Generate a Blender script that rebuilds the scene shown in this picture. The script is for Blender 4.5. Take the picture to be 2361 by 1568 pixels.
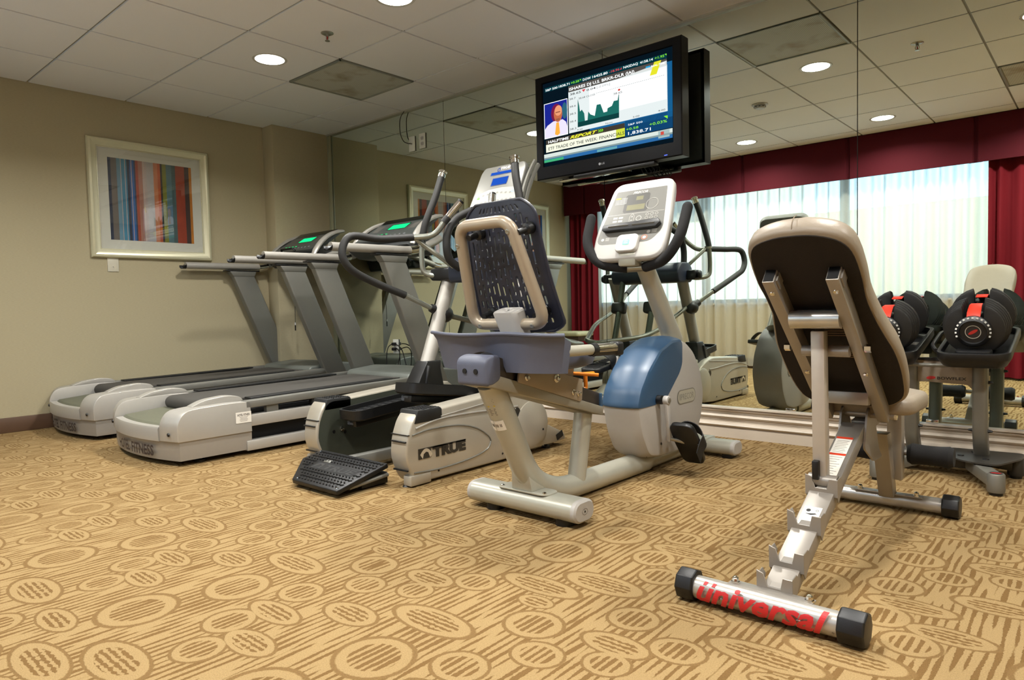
import bpy, bmesh, math, random
from mathutils import Vector, Matrix, Euler
random.seed(7)
PI = math.pi
for o in list(bpy.data.objects): bpy.data.objects.remove(o, do_unlink=True)
SC = bpy.context.scene
COL = SC.collection

# ------------------------------------------------------------------ camera
cam = bpy.data.cameras.new('camera'); camo = bpy.data.objects.new('camera', cam); COL.objects.link(camo)
yaw, pit, rol = 0.7197, -0.0487, -0.0239
cy, sy, cp, sp = math.cos(yaw), math.sin(yaw), math.cos(pit), math.sin(pit)
F = Vector((-sy*cp, cy*cp, sp)); R0 = Vector((cy, sy, 0)); U0 = R0.cross(F)
c, s = math.cos(rol), math.sin(rol)
RX = R0*c + U0*s; UY = U0*c - R0*s
mw = Matrix((RX, UY, -F)).transposed().to_4x4()
mw.translation = Vector((5.4945, -3.6333, 0.7556))
camo.matrix_world = mw
cam.sensor_width = 36.0; cam.lens = 1575.72/2361*36.0; cam.clip_start = 0.02
SC.camera = camo

# ------------------------------------------------------------------ view, world, lights
SC.view_settings.view_transform = 'Standard'; SC.view_settings.look = 'None'
SC.view_settings.gamma = 1.0; SC.view_settings.use_curve_mapping = False
SC.view_settings.exposure = 0.42
try:
    SC.cycles.max_bounces = 8; SC.cycles.diffuse_bounces = 4; SC.cycles.glossy_bounces = 5
    SC.cycles.transparent_max_bounces = 8; SC.cycles.sample_clamp_indirect = 4.0
    SC.cycles.caustics_reflective = False; SC.cycles.caustics_refractive = False
except Exception: pass

world = bpy.data.worlds.new('world'); SC.world = world; world.use_nodes = True
wn = world.node_tree.nodes; wl = world.node_tree.links
bg = wn['Background']; sky = wn.new('ShaderNodeTexSky'); sky.sky_type = 'HOSEK_WILKIE'
sky.sun_direction = Vector((0.3, 0.6, 0.7)).normalized(); sky.turbidity = 4.0
wl.new(sky.outputs[0], bg.inputs[0]); bg.inputs[1].default_value = 1.3

def add_light(name, kind, loc, energy, color, rot=(0, 0, 0), **kw):
    l = bpy.data.lights.new(name, kind); l.energy = energy; l.color = color
    for k, v in kw.items(): setattr(l, k, v)
    o = bpy.data.objects.new(name, l); o.location = loc; o.rotation_euler = rot; COL.objects.link(o)
    return o
# daylight standing behind the sheer curtains, outside the glass
WARM = (1.0, 0.985, 0.94)
LIGHTS = [(1.51, -1.325), (2.735, -1.325), (3.96, -1.325), (5.18, -1.325), (1.51, -3.14), (2.735, -3.14), (3.96, -3.14), (5.18, -3.14), (6.4, -1.325), (6.4, -3.14)]
WIN_STRENGTH = 23.0
add_light('sun', 'SUN', (0, 3, 12), 3.0, (1.0, 0.95, 0.86), (math.radians(-48), 0, math.radians(-12)), angle=.01)
portal = add_light('window_portal', 'AREA', (2.65, -3.99, 1.43), 1, (1, 1, 1), (PI/2, 0, 0), shape='RECTANGLE', size=4.6, size_y=1.38)
portal.data.cycles.is_portal = True
bg.inputs[1].default_value = WIN_STRENGTH
for (x, y) in LIGHTS:
    add_light('downlight', 'AREA', (x, y, 2.3345), 18, WARM, (0, 0, 0), shape='DISK', size=.172, spread=math.radians(150))

# ------------------------------------------------------------------ materials
def lin(c):
    return tuple(((v/255)/12.92 if v/255 <= .04045 else ((v/255+.055)/1.055)**2.4) for v in c)
_M = {}
def M(name, rgb, rough=.5, metal=0.0, var=.06, nscale=40, bump=0.0, bscale=400, coat=0.0, spec=.5, alpha=None, emit=0):
    if name in _M: return _M[name]
    m = bpy.data.materials.new(name); m.use_nodes = True; nt = m.node_tree; n = nt.nodes; l = nt.links
    b = n['Principled BSDF']; col = lin(rgb)
    tc = n.new('ShaderNodeTexCoord')
    no = n.new('ShaderNodeTexNoise'); no.inputs['Scale'].default_value = nscale; no.inputs['Detail'].default_value = 3
    l.new(tc.outputs['Object'], no.inputs['Vector'])
    mx = n.new('ShaderNodeMix'); mx.data_type = 'RGBA'
    mx.inputs[6].default_value = (*[min(1, v*(1-var)) for v in col], 1); mx.inputs[7].default_value = (*[min(1, v*(1+var)) for v in col], 1)
    l.new(no.outputs['Fac'], mx.inputs[0]); l.new(mx.outputs[2], b.inputs['Base Color'])
    b.inputs['Roughness'].default_value = rough; b.inputs['Metallic'].default_value = metal
    b.inputs['Specular IOR Level'].default_value = spec
    if coat: b.inputs['Coat Weight'].default_value = coat; b.inputs['Coat Roughness'].default_value = .15
    if emit:
        b.inputs['Emission Color'].default_value = (*col, 1); b.inputs['Emission Strength'].default_value = emit
    if bump:
        n2 = n.new('ShaderNodeTexNoise'); n2.inputs['Scale'].default_value = bscale; n2.inputs['Detail'].default_value = 2
        l.new(tc.outputs['Object'], n2.inputs['Vector'])
        bp = n.new('ShaderNodeBump'); bp.inputs['Strength'].default_value = bump; bp.inputs['Distance'].default_value = .002
        l.new(n2.outputs['Fac'], bp.inputs['Height']); l.new(bp.outputs[0], b.inputs['Normal'])
    _M[name] = m; return m
def EM(name, rgb, st=1.0):
    if name in _M: return _M[name]
    m = bpy.data.materials.new(name); m.use_nodes = True; n = m.node_tree.nodes; l = m.node_tree.links
    n.remove(n['Principled BSDF']); e = n.new('ShaderNodeEmission'); e.inputs[0].default_value = (*lin(rgb), 1); e.inputs[1].default_value = st
    l.new(e.outputs[0], n['Material Output'].inputs[0]); _M[name] = m; return m

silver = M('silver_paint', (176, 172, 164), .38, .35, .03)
silver_d = M('dark_silver_paint', (126, 125, 118), .42, .4, .03)  # second silver paint, darker than the first
champ = M('champagne_plastic', (182, 175, 160), .33, .4, .03)
plast = M('light_grey_plastic', (184, 178, 170), .45, .0, .03)
white_p = M('white_plastic', (184, 182, 177), .35, 0, .02)
dark = M('black_plastic', (13, 13, 14), .42, 0, .15, bump=.1)
dark_s = M('black_rubber', (12, 12, 12), .6, 0, .15, bump=.15)
foam = M('black_foam', (10, 9, 10), .85, 0, .2, bump=.5, bscale=600)
gfoam = M('grey_foam_grip', (26, 25, 23), .6, 0, .12, bump=.25, bscale=700)
chrome = M('chrome', (225, 222, 215), .12, 1.0, .02)
steel = M('brushed_steel', (165, 162, 152), .3, .85, .04)
olive = M('dark_olive_panel', (62, 66, 56), .5, .2, .08)
navy = M('navy_plastic', (34, 42, 60), .45, 0, .1)
slate = M('slate_plastic', (84, 88, 104), .5, 0, .06, bump=.2)
shellm = M('seat_shell_plastic', (34, 37, 50), .42, 0, .08)
blue = M('steel_blue_plastic', (46, 74, 102), .36, 0, .05)
greypad = M('olive_grey_rubber', (96, 96, 78), .7, 0, .1, bump=.3)
belt = M('treadmill_belt', (66, 63, 58), .75, 0, .12, bump=.4)
chassis = M('chassis_black', (12, 12, 12), .7, 0, .1)
orange = M('orange_lever', (226, 130, 22), .35, 0, .04)
red = M('red_plastic', (214, 48, 28), .4, 0, .05)
beige_v = M('beige_vinyl', (136, 124, 108), .45, 0, .05, bump=.25, bscale=120)
brown_b = M('black_board', (26, 20, 17), .9, 0, .2, bump=.4)
frame_g = M('grey_steel_paint', (156, 150, 142), .38, .45, .04)
stand_g = M('stand_grey_paint', (118, 116, 108), .4, .4, .05)
ink = M('dark_ink', (52, 42, 40), .6, 0, .05)
inkr = M('red_ink', (186, 34, 36), .45, 0, .05)
paper = M('paper_label', (228, 224, 214), .6, 0, .03)
tanpaper = M('tan_label', (196, 170, 134), .7, 0, .05)
inkg = M('grey_ink', (120, 112, 104), .6, 0, .05)

# ------------------------------------------------------------------ mesh builder
class MB:
    def __init__(self): self.v = []; self.f = []; self.m = []; self.mi = 0
    def add(self, vs, fs):
        k = len(self.v); self.v += [Vector(p) for p in vs]; self.f += [tuple(i+k for i in f) for f in fs]; self.m += [self.mi]*len(fs); return self
    def box(self, c, s, rot=None):
        hx, hy, hz = s[0]/2, s[1]/2, s[2]/2
        P = [Vector((x*hx, y*hy, z*hz)) for x in (-1, 1) for y in (-1, 1) for z in (-1, 1)]
        if rot is not None:
            e = Euler(rot).to_matrix(); P = [e @ p for p in P]
        c = Vector(c)
        return self.add([p+c for p in P], [(0, 1, 3, 2), (4, 6, 7, 5), (0, 4, 5, 1), (2, 3, 7, 6), (0, 2, 6, 4), (1, 5, 7, 3)])
    def loft(self, rings, cap=True, close=False):
        n = len(rings[0]); k = len(self.v); vs = [p for r in rings for p in r]; fs = []
        for i in range(len(rings)-1 + (1 if close else 0)):
            a = i*n; b = ((i+1) % len(rings))*n
            for j in range(n): fs.append((a+j, a+(j+1) % n, b+(j+1) % n, b+j))
        if cap and not close:
            fs.append(tuple(range(n))[::-1]); fs.append(tuple(range((len(rings)-1)*n, len(rings)*n)))
        return self.add(vs, fs)
    def prism(self, pts, ax, a, b):
        def P(p, t): return {'x': (t, p[0], p[1]), 'y': (p[0], t, p[1]), 'z': (p[0], p[1], t)}[ax]
        return self.loft([[P(p, a) for p in pts], [P(p, b) for p in pts]])
    def slab(self, o, u, v, pts, t0, t1):
        o, u, v = Vector(o), Vector(u).normalized(), Vector(v).normalized(); n = u.cross(v)
        return self.loft([[o+u*p[0]+v*p[1]+n*t for p in pts] for t in (t0, t1)])
    def tube(self, path, r, n=12, cap=True, close=False, sx=1.0):
        path = [Vector(p) for p in path]; N = len(path); rs = r if isinstance(r, (list, tuple)) else [r]*N
        T = []
        for i in range(N):
            if close: d = path[(i+1) % N]-path[i-1]
            else: d = path[min(i+1, N-1)]-path[max(i-1, 0)]
            T.append(d.normalized() if d.length > 1e-9 else Vector((0, 0, 1)))
        up = Vector((0, 0, 1)) if abs(T[0].z) < .9 else Vector((1, 0, 0))
        nrm = (up-T[0]*up.dot(T[0])).normalized(); rings = []
        for i in range(N):
            nrm = (nrm-T[i]*nrm.dot(T[i])).normalized(); bn = T[i].cross(nrm)
            rings.append([path[i]+(nrm*math.cos(2*PI*j/n)+bn*math.sin(2*PI*j/n)*sx)*rs[i] for j in range(n)])
        return self.loft(rings, cap, close)
    def cyl(self, p0, p1, r, n=16, r1=None):
        return self.tube([p0, p1], [r, r if r1 is None else r1], n)
    def ball(self, c, r, seg=12, rings=8):
        rx, ry, rz = (r, r, r) if not isinstance(r, (tuple, list)) else r; c = Vector(c); vs = [c+Vector((0, 0, -rz))]; fs = []
        for i in range(1, rings):
            t = -PI/2+PI*i/rings
            for j in range(seg):
                a = 2*PI*j/seg; vs.append(c+Vector((rx*math.cos(t)*math.cos(a), ry*math.cos(t)*math.sin(a), rz*math.sin(t))))
        vs.append(c+Vector((0, 0, rz))); L = len(vs)-1
        for j in range(seg): fs.append((0, 1+(j+1) % seg, 1+j)); fs.append((L, L-seg+j, L-seg+(j+1) % seg))
        for i in range(rings-2):
            for j in range(seg):
                a = 1+i*seg; fs.append((a+j, a+(j+1) % seg, a+seg+(j+1) % seg, a+seg+j))
        return self.add(vs, fs)
    def lathe(self, prof, o, axis, n=24):
        o = Vector(o); a = Vector(axis).normalized(); u = a.orthogonal().normalized(); w = a.cross(u)
        return self.loft([[o+a*h+(u*math.cos(2*PI*j/n)+w*math.sin(2*PI*j/n))*max(r, 1e-4) for j in range(n)] for r, h in prof])

_root = {}
def base_of(o):
    while o is not None and o.parent: o = o.parent
    return _root.get(o.name, Vector((0, 0, 0))) if o is not None else Vector((0, 0, 0))
def obj(name, mb, mat, parent=None, bevel=0, seg=2, ang=32, sub=0, loc=None, smooth=True, solid=0):
    """one mesh object; vertices are given in world coordinates"""
    org = Vector(loc) if loc is not None else base_of(parent)
    me = bpy.data.meshes.new(name); me.from_pydata([p-org for p in mb.v], [], mb.f)
    mats = mat if isinstance(mat, (list, tuple)) else [mat]
    for m in mats: me.materials.append(m)
    for p, i in zip(me.polygons, mb.m): p.material_index = i
    bm = bmesh.new(); bm.from_mesh(me)
    bmesh.ops.remove_doubles(bm, verts=bm.verts, dist=1e-6)
    bmesh.ops.recalc_face_normals(bm, faces=bm.faces)
    if bevel:
        es = [e for e in bm.edges if len(e.link_faces) == 2 and e.calc_face_angle(0) > math.radians(35)]
        bmesh.ops.bevel(bm, geom=es, offset=bevel, segments=seg, profile=.5, affect='EDGES', clamp_overlap=True)
    bm.to_mesh(me); bm.free()
    if smooth:
        me.polygons.foreach_set('use_smooth', [True]*len(me.polygons)); me.set_sharp_from_angle(angle=math.radians(ang))
    o = bpy.data.objects.new(name, me); COL.objects.link(o)
    if parent is not None: o.parent = parent
    else: o.location = org; _root[o.name] = org
    if sub:
        md = o.modifiers.new('s', 'SUBSURF'); md.levels = sub; md.render_levels = sub
    if solid:
        md = o.modifiers.new('t', 'SOLIDIFY'); md.thickness = solid
    return o
def thing(name, label, cat, loc, group=None):
    o = bpy.data.objects.new(name, None); COL.objects.link(o); o.location = loc; _root[o.name] = Vector(loc)
    o['label'] = label; o['category'] = cat
    if group: o['group'] = group
    o.empty_display_size = .1
    return o
def tag(o, label, cat, group=None):
    o['label'] = label; o['category'] = cat
    if group: o['group'] = group
    return o
def struct(o): o['kind'] = 'structure'; return o
def copy_tree(o, parent=None):
    c = o.copy(); COL.objects.link(c); c.parent = parent
    for ch in list(o.children): copy_tree(ch, c)
    return c
def move(o, d, label): o.location = o.location+Vector(d); o['label'] = label; _root[o.name] = Vector(o.location); return o
def rr(w, h, r, n=5, cx=0, cy=0):
    P = []
    for k, (sx, sy) in enumerate(((1, 1), (-1, 1), (-1, -1), (1, -1))):
        for i in range(n+1):
            a = PI/2*k+PI/2*i/n; P.append((cx+sx*(w/2-r)+r*math.cos(a), cy+sy*(h/2-r)+r*math.sin(a)))
    return P
def fil(pts, r, n=6, close=False):
    """polyline with rounded corners"""
    pts = [Vector(p) for p in pts]; out = []; N = len(pts)
    for i in range(N):
        if not close and i in (0, N-1): out.append(pts[i]); continue
        p = pts[i]; a = pts[i-1]-p; b = pts[(i+1) % N]-p
        rr_ = r[i] if isinstance(r, (list, tuple)) else r
        d = min(rr_, a.length*.48, b.length*.48); A = p+a.normalized()*d; B = p+b.normalized()*d
        for k in range(n+1):
            t = k/n; out.append(A*(1-t)**2+p*2*t*(1-t)+B*t*t)
    return out
def fil2(pts, r, n=4, close=True):
    return [(q.x, q.y) for q in fil([(p[0], p[1], 0) for p in pts], r, n, close)]
def spl(pts, n=6):
    pts = [Vector(p) for p in pts]; out = []
    for i in range(len(pts)-1):
        p0 = pts[max(i-1, 0)]; p1 = pts[i]; p2 = pts[i+1]; p3 = pts[min(i+2, len(pts)-1)]
        for k in range(n):
            t = k/n; out.append(.5*((2*p1)+(p2-p0)*t+(2*p0-5*p1+4*p2-p3)*t*t+(3*p1-p0-3*p2+p3)*t**3))
    out.append(pts[-1]); return out

# flat print: polygons and lettering laid in a plane (o,u,v)
def text_polys(body, bold=0.0, shear=0.0):
    cu = bpy.data.curves.new('t', 'FONT'); cu.body = body; cu.size = 1; cu.offset = bold; cu.shear = shear; cu.resolution_u = 2
    t = bpy.data.objects.new('t', cu); COL.objects.link(t)
    dg = bpy.context.evaluated_depsgraph_get(); me = bpy.data.meshes.new_from_object(t.evaluated_get(dg))
    vs = [(v.co.x, v.co.y) for v in me.vertices]; fs = [tuple(p.vertices) for p in me.polygons]
    bpy.data.objects.remove(t, do_unlink=True); bpy.data.meshes.remove(me); bpy.data.curves.remove(cu)
    return vs, fs
class DC:
    def __init__(self, o, u, v): self.o = Vector(o); self.u = Vector(u).normalized(); self.v = Vector(v).normalized(); self.n = self.u.cross(self.v); self.mb = MB(); self.mats = []; self.lay = 0.0004; self.wrap = None
    def _m(self, m):
        if m not in self.mats: self.mats.append(m)
        self.mb.mi = self.mats.index(m)
    def pt(self, x, y, k):
        if self.wrap: return self.wrap(x, y, self.lay*k)
        return self.o+self.u*x+self.v*y+self.n*(self.lay*k)
    def poly(self, m, pts, k=1): self._m(m); self.mb.add([self.pt(x, y, k) for x, y in pts], [tuple(range(len(pts)))]); return self
    def rect(self, m, x0, y0, x1, y1, k=1): return self.poly(m, [(x0, y0), (x1, y0), (x1, y1), (x0, y1)], k)
    def ell(self, m, cx, cy_, rx, ry, k=1, n=24, rot=0): return self.poly(m, [(cx+rx*math.cos(a)*math.cos(rot)-ry*math.sin(a)*math.sin(rot), cy_+rx*math.cos(a)*math.sin(rot)+ry*math.sin(a)*math.cos(rot)) for a in [2*PI*i/n for i in range(n)]], k)
    def ring(self, m, cx, cy_, rx, ry, w, k=1, n=28):
        self._m(m); vs = []; fs = []
        for i in range(n):
            a = 2*PI*i/n; vs += [self.pt(cx+rx*math.cos(a), cy_+ry*math.sin(a), k), self.pt(cx+(rx-w)*math.cos(a), cy_+(ry-w)*math.sin(a), k)]
            j = (i+1) % n; fs.append((2*i, 2*j, 2*j+1, 2*i+1))
        self.mb.add(vs, fs); return self
    def text(self, m, s, x0, y0, x1, y1, k=2, bold=0.0, shear=0.0):
        vs, fs = text_polys(s, bold, shear)
        if not vs: return self
        ax = min(v[0] for v in vs); bx = max(v[0] for v in vs); ay = 0 if s[0] not in '(' else min(v[1] for v in vs); by = max(v[1] for v in vs)
        if self.wrap:
            bm = bmesh.new(); V = [bm.verts.new((a, b, 0)) for a, b in vs]
            for f in fs:
                try: bm.faces.new([V[i] for i in f])
                except ValueError: pass
            for k in range(1, 10): bmesh.ops.bisect_plane(bm, geom=bm.verts[:]+bm.edges[:]+bm.faces[:], plane_co=(0, ay+(by-ay)*k/10-.0001, 0), plane_no=(0, 1, 0))
            for k in range(1, 24): bmesh.ops.bisect_plane(bm, geom=bm.verts[:]+bm.edges[:]+bm.faces[:], plane_co=(ax+(bx-ax)*k/24, 0, 0), plane_no=(1, 0, 0))
            bm.verts.index_update(); vs = [(v.co.x, v.co.y) for v in bm.verts]; fs = [tuple(v.index for v in f.verts) for f in bm.faces]; bm.free()
        self._m(m); self.mb.add([self.pt(x0+(a-ax)/(bx-ax)*(x1-x0), y0+(b-ay)/(by-ay)*(y1-y0), k) for a, b in vs], fs); return self
    def build(self, name, parent, loc=None): return obj(name, self.mb, self.mats, parent, smooth=False, loc=loc)
X, Y, Z = Vector((1, 0, 0)), Vector((0, 1, 0)), Vector((0, 0, 1))

# ================================================================== THE ROOM
H = 2.337; X0, X1 = 0.0, 7.35; YW = -3.95
def carpet_mat():
    m = bpy.data.materials.new('patterned_carpet'); m.use_nodes = True; nt = m.node_tree; n = nt.nodes; l = nt.links
    b = n['Principled BSDF']; tc = n.new('ShaderNodeTexCoord')
    def node(t, **k):
        q = n.new(t)
        for a, v in k.items(): setattr(q, a, v)
        return q
    # slight wobble so that tufted edges are not ruler straight
    nz = node('ShaderNodeTexNoise'); nz.inputs['Scale'].default_value = 120; l.new(tc.outputs['Object'], nz.inputs['Vector'])
    wob = node('ShaderNodeVectorMath', operation='MULTIPLY_ADD'); l.new(nz.outputs['Color'], wob.inputs[0])
    wob.inputs[1].default_value = (.006, .006, 0); l.new(tc.outputs['Object'], wob.inputs[2])
    P = wob.outputs[0]; PX, PY = .61, 1.0
    def field(lst):
        cur = None
        for (cx, cy_, a, b_) in lst:
            w = node('ShaderNodeVectorMath', operation='WRAP'); l.new(P, w.inputs[0])
            w.inputs[1].default_value = (cx+PX/2, cy_+PY/2, 1); w.inputs[2].default_value = (cx-PX/2, cy_-PY/2, -1)
            q = node('ShaderNodeVectorMath', operation='MULTIPLY_ADD'); l.new(w.outputs[0], q.inputs[0])
            q.inputs[1].default_value = (1/a, 1/b_, 0); q.inputs[2].default_value = (-cx/a, -cy_/b_, 0)
            g = node('ShaderNodeVectorMath', operation='LENGTH'); l.new(q.outputs[0], g.inputs[0])
            if cur is None: cur = g.outputs['Value']
            else:
                mn = node('ShaderNodeMath', operation='MINIMUM'); l.new(cur, mn.inputs[0]); l.new(g.outputs['Value'], mn.inputs[1]); cur = mn.outputs[0]
        return cur
    circ = field([(4.235, -1.98, .090, .088), (4.568, -1.973, .056, .055), (4.486, -1.86, .060, .060), (4.037, -2.240, .060, .056), (4.19, -2.314, .060, .050),
                  (4.475, -2.41, .070, .062), (4.571, -2.515, .058, .050), (4.30, -2.745, .085, .080), (4.474, -2.655, .062, .055), (4.10, -2.455, .050, .045)])
    leaf = field([(4.132, -2.133, .085, .036), (4.476, -2.112, .115, .052), (4.345, -2.222, .120, .045), (4.07, -2.375, .080, .042), (4.27, -2.548, .120, .050),
                  (4.08, -2.650, .085, .045), (4.53, -2.765, .095, .038), (4.02, -1.885, .085, .040), (4.40, -2.31, .05, .03)])
    mn = node('ShaderNodeMath', operation='MINIMUM'); l.new(circ, mn.inputs[0]); l.new(leaf, mn.inputs[1]); d = mn.outputs[0]
    def stripe(sx, sy, lo, hi, det=1.5):
        mp = node('ShaderNodeMapping'); mp.inputs['Scale'].default_value = (sx, sy, 1); l.new(P, mp.inputs[0])
        t = node('ShaderNodeTexNoise'); t.inputs['Scale'].default_value = 1; t.inputs['Detail'].default_value = det; l.new(mp.outputs[0], t.inputs[0])
        r = node('ShaderNodeMapRange'); r.inputs[1].default_value = lo; r.inputs[2].default_value = hi; l.new(t.outputs['Fac'], r.inputs[0]); return r.outputs[0]
    def bars(period, sx, sy, thr, amt, ax=0):
        sp_ = node('ShaderNodeSeparateXYZ'); l.new(P, sp_.inputs[0])
        mp = node('ShaderNodeMapping'); mp.inputs['Scale'].default_value = (sx, sy, 1); l.new(P, mp.inputs[0])
        t = node('ShaderNodeTexNoise'); t.inputs['Scale'].default_value = 1; t.inputs['Detail'].default_value = .5; l.new(mp.outputs[0], t.inputs[0])
        mp2 = node('ShaderNodeMapping'); mp2.inputs['Scale'].default_value = (2.0, 3.5, 1); l.new(P, mp2.inputs[0])
        t2 = node('ShaderNodeTexNoise'); t2.inputs['Scale'].default_value = 1; t2.inputs['Detail'].default_value = 1; l.new(mp2.outputs[0], t2.inputs[0])
        ph = node('ShaderNodeMath', operation='MULTIPLY'); l.new(t2.outputs['Fac'], ph.inputs[0]); ph.inputs[1].default_value = 5
        a1 = node('ShaderNodeMath', operation='MULTIPLY_ADD'); l.new(sp_.outputs[ax], a1.inputs[0]); a1.inputs[1].default_value = 2*PI/period; l.new(ph.outputs[0], a1.inputs[2])
        sn = node('ShaderNodeMath', operation='SINE'); l.new(a1.outputs[0], sn.inputs[0])
        ad = node('ShaderNodeMath', operation='MULTIPLY_ADD'); l.new(t.outputs['Fac'], ad.inputs[0]); ad.inputs[1].default_value = amt; l.new(sn.outputs[0], ad.inputs[2])
        r = node('ShaderNodeMapRange'); r.inputs[1].default_value = thr-.12; r.inputs[2].default_value = thr+.12; l.new(ad.outputs[0], r.inputs[0]); return r.outputs[0]
    back = bars(.0215, 50, 7.5, 3.15, 5.4); inner = bars(.0185, 50, 9, 1.65, 3.5)
    knit = bars(.0155, 90, 75, 2.15, 4.2, 1)
    # leaf inner: knit, circle inner: stripes
    sel = node('ShaderNodeMath', operation='LESS_THAN'); l.new(leaf, sel.inputs[0]); l.new(circ, sel.inputs[1])
    mi = node('ShaderNodeMix', data_type='FLOAT'); l.new(sel.outputs[0], mi.inputs[0]); l.new(inner, mi.inputs[2]); l.new(knit, mi.inputs[3])
    def step(lo, hi):
        r = node('ShaderNodeMapRange'); r.inputs[1].default_value = lo; r.inputs[2].default_value = hi; l.new(d, r.inputs[0]); return r.outputs[0]
    ring = node('ShaderNodeMix', data_type='FLOAT'); l.new(step(.70, .73), ring.inputs[0]); l.new(mi.outputs[0], ring.inputs[2]); ring.inputs[3].default_value = 0
    o1 = node('ShaderNodeMix', data_type='FLOAT'); l.new(step(.99, 1.03), o1.inputs[0]); l.new(ring.outputs[0], o1.inputs[2]); o1.inputs[3].default_value = .85
    o2 = node('ShaderNodeMix', data_type='FLOAT'); l.new(step(1.13, 1.17), o2.inputs[0]); l.new(o1.outputs[0], o2.inputs[2]); l.new(back, o2.inputs[3])
    pile = node('ShaderNodeTexNoise'); pile.inputs['Scale'].default_value = 330; pile.inputs['Detail'].default_value = 2; l.new(tc.outputs['Object'], pile.inputs[0])
    c1 = node('ShaderNodeMix', data_type='RGBA'); c1.inputs[6].default_value = (*lin((150, 126, 87)), 1); c1.inputs[7].default_value = (*lin((112, 86, 51)), 1); l.new(o2.outputs[0], c1.inputs[0])
    pr_ = node('ShaderNodeMapRange'); pr_.inputs[1].default_value = .3; pr_.inputs[2].default_value = .7; pr_.inputs[3].default_value = .84; pr_.inputs[4].default_value = 1.12; l.new(pile.outputs['Fac'], pr_.inputs[0])
    c2 = node('ShaderNodeVectorMath', operation='SCALE'); l.new(c1.outputs[2], c2.inputs[0]); l.new(pr_.outputs[0], c2.inputs['Scale'])
    l.new(c2.outputs[0], b.inputs['Base Color']); b.inputs['Roughness'].default_value = .95; b.inputs['Specular IOR Level'].default_value = .1
    hm = node('ShaderNodeMath', operation='MULTIPLY_ADD'); l.new(o2.outputs[0], hm.inputs[0]); hm.inputs[1].default_value = -.8; l.new(pile.outputs['Fac'], hm.inputs[2])
    bp = node('ShaderNodeBump'); bp.inputs['Strength'].default_value = .55; bp.inputs['Distance'].default_value = .003; l.new(hm.outputs[0], bp.inputs['Height']); l.new(bp.outputs[0], b.inputs['Normal'])
    return m
struct(obj('floor', MB().box(((X0+X1)/2, -1.9, -.03), (X1-X0+.4, 4.5, .06)), carpet_mat(), loc=(0, 0, 0)))

def wall_mat(name, rgb):
    m = bpy.data.materials.new(name); m.use_nodes = True; n = m.node_tree.nodes; l = m.node_tree.links; b = n['Principled BSDF']
    tc = n.new('ShaderNodeTexCoord'); mp = n.new('ShaderNodeMapping'); mp.inputs['Scale'].default_value = (60, 60, 420); l.new(tc.outputs['Object'], mp.inputs[0])
    t = n.new('ShaderNodeTexNoise'); t.inputs['Scale'].default_value = 1; t.inputs['Detail'].default_value = 3; l.new(mp.outputs[0], t.inputs[0])
    mx = n.new('ShaderNodeMix'); mx.data_type = 'RGBA'; c = lin(rgb)
    mx.inputs[6].default_value = (*[v*.88 for v in c], 1); mx.inputs[7].default_value = (*[v*1.1 for v in c], 1)
    l.new(t.outputs['Fac'], mx.inputs[0]); l.new(mx.outputs[2], b.inputs['Base Color']); b.inputs['Roughness'].default_value = .85
    bp = n.new('ShaderNodeBump'); bp.inputs['Strength'].default_value = .25; bp.inputs['Distance'].default_value = .001; l.new(t.outputs['Fac'], bp.inputs['Height']); l.new(bp.outputs[0], b.inputs['Normal'])
    return m
wallp = wall_mat('woven_wallpaper', (174, 163, 132)); creamw = wall_mat('cream_wall', (206, 190, 150))
struct(obj('wall_left', MB().box((-.05, -1.95, H/2), (.1, 4.4, H+.1)), wallp, loc=(0, 0, 0)))
struct(obj('wall_mirror', MB().box(((X0+X1)/2, .056, H/2), (X1+.3, .1, H+.1)), M('mirror_backing', (40, 40, 38), .8), loc=(0, 0, 0)))
struct(obj('wall_right', MB().box((X1+.05, -1.95, H/2), (.1, 4.4, H+.1)), wallp, loc=(0, 0, 0)))
struct(obj('trim_1', MB().box((.08, -.275, H/2), (.16, .55, H)), wallp, loc=(0, 0, 0), bevel=.004))
trimw = M('painted_trim', (196, 184, 168), .4, 0, .03)
struct(obj('trim_2', MB().box((.185, -.008, (H+.17)/2), (.05, .016, H-.17)), M('mirror_edge_strip', (150, 150, 122), .4), loc=(0, 0, 0), bevel=.003))
brownb = M('dark_brown_baseboard', (88, 64, 46), .5, 0, .15, nscale=12)
struct(obj('baseboard_left', MB().box((.006, -2.25, .05), (.014, 3.4, .10)), brownb, loc=(0, 0, 0), bevel=.004))
struct(obj('baseboard_window', MB().box((3.7, YW+.006, .05), (7.3, .014, .10)), brownb, loc=(0, 0, 0), bevel=.004))
prof = [(-.016, 0), (-.016, .052), (-.008, .058), (-.022, .064), (-.026, .070), (-.022, .078), (-.006, .084), (-.006, .106), (-.018, .111), (-.022, .118), (-.018, .125), (-.005, .131), (-.005, .142), (-.016, .147), (-.020, .153), (-.016, .160), (-.03, .163), (-.03, .170), (.006, .172), (.006, 0)]
struct(obj('baseboard_mirror', MB().prism(prof, 'x', .16, X1), trimw, loc=(0, 0, 0), ang=50))
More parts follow.
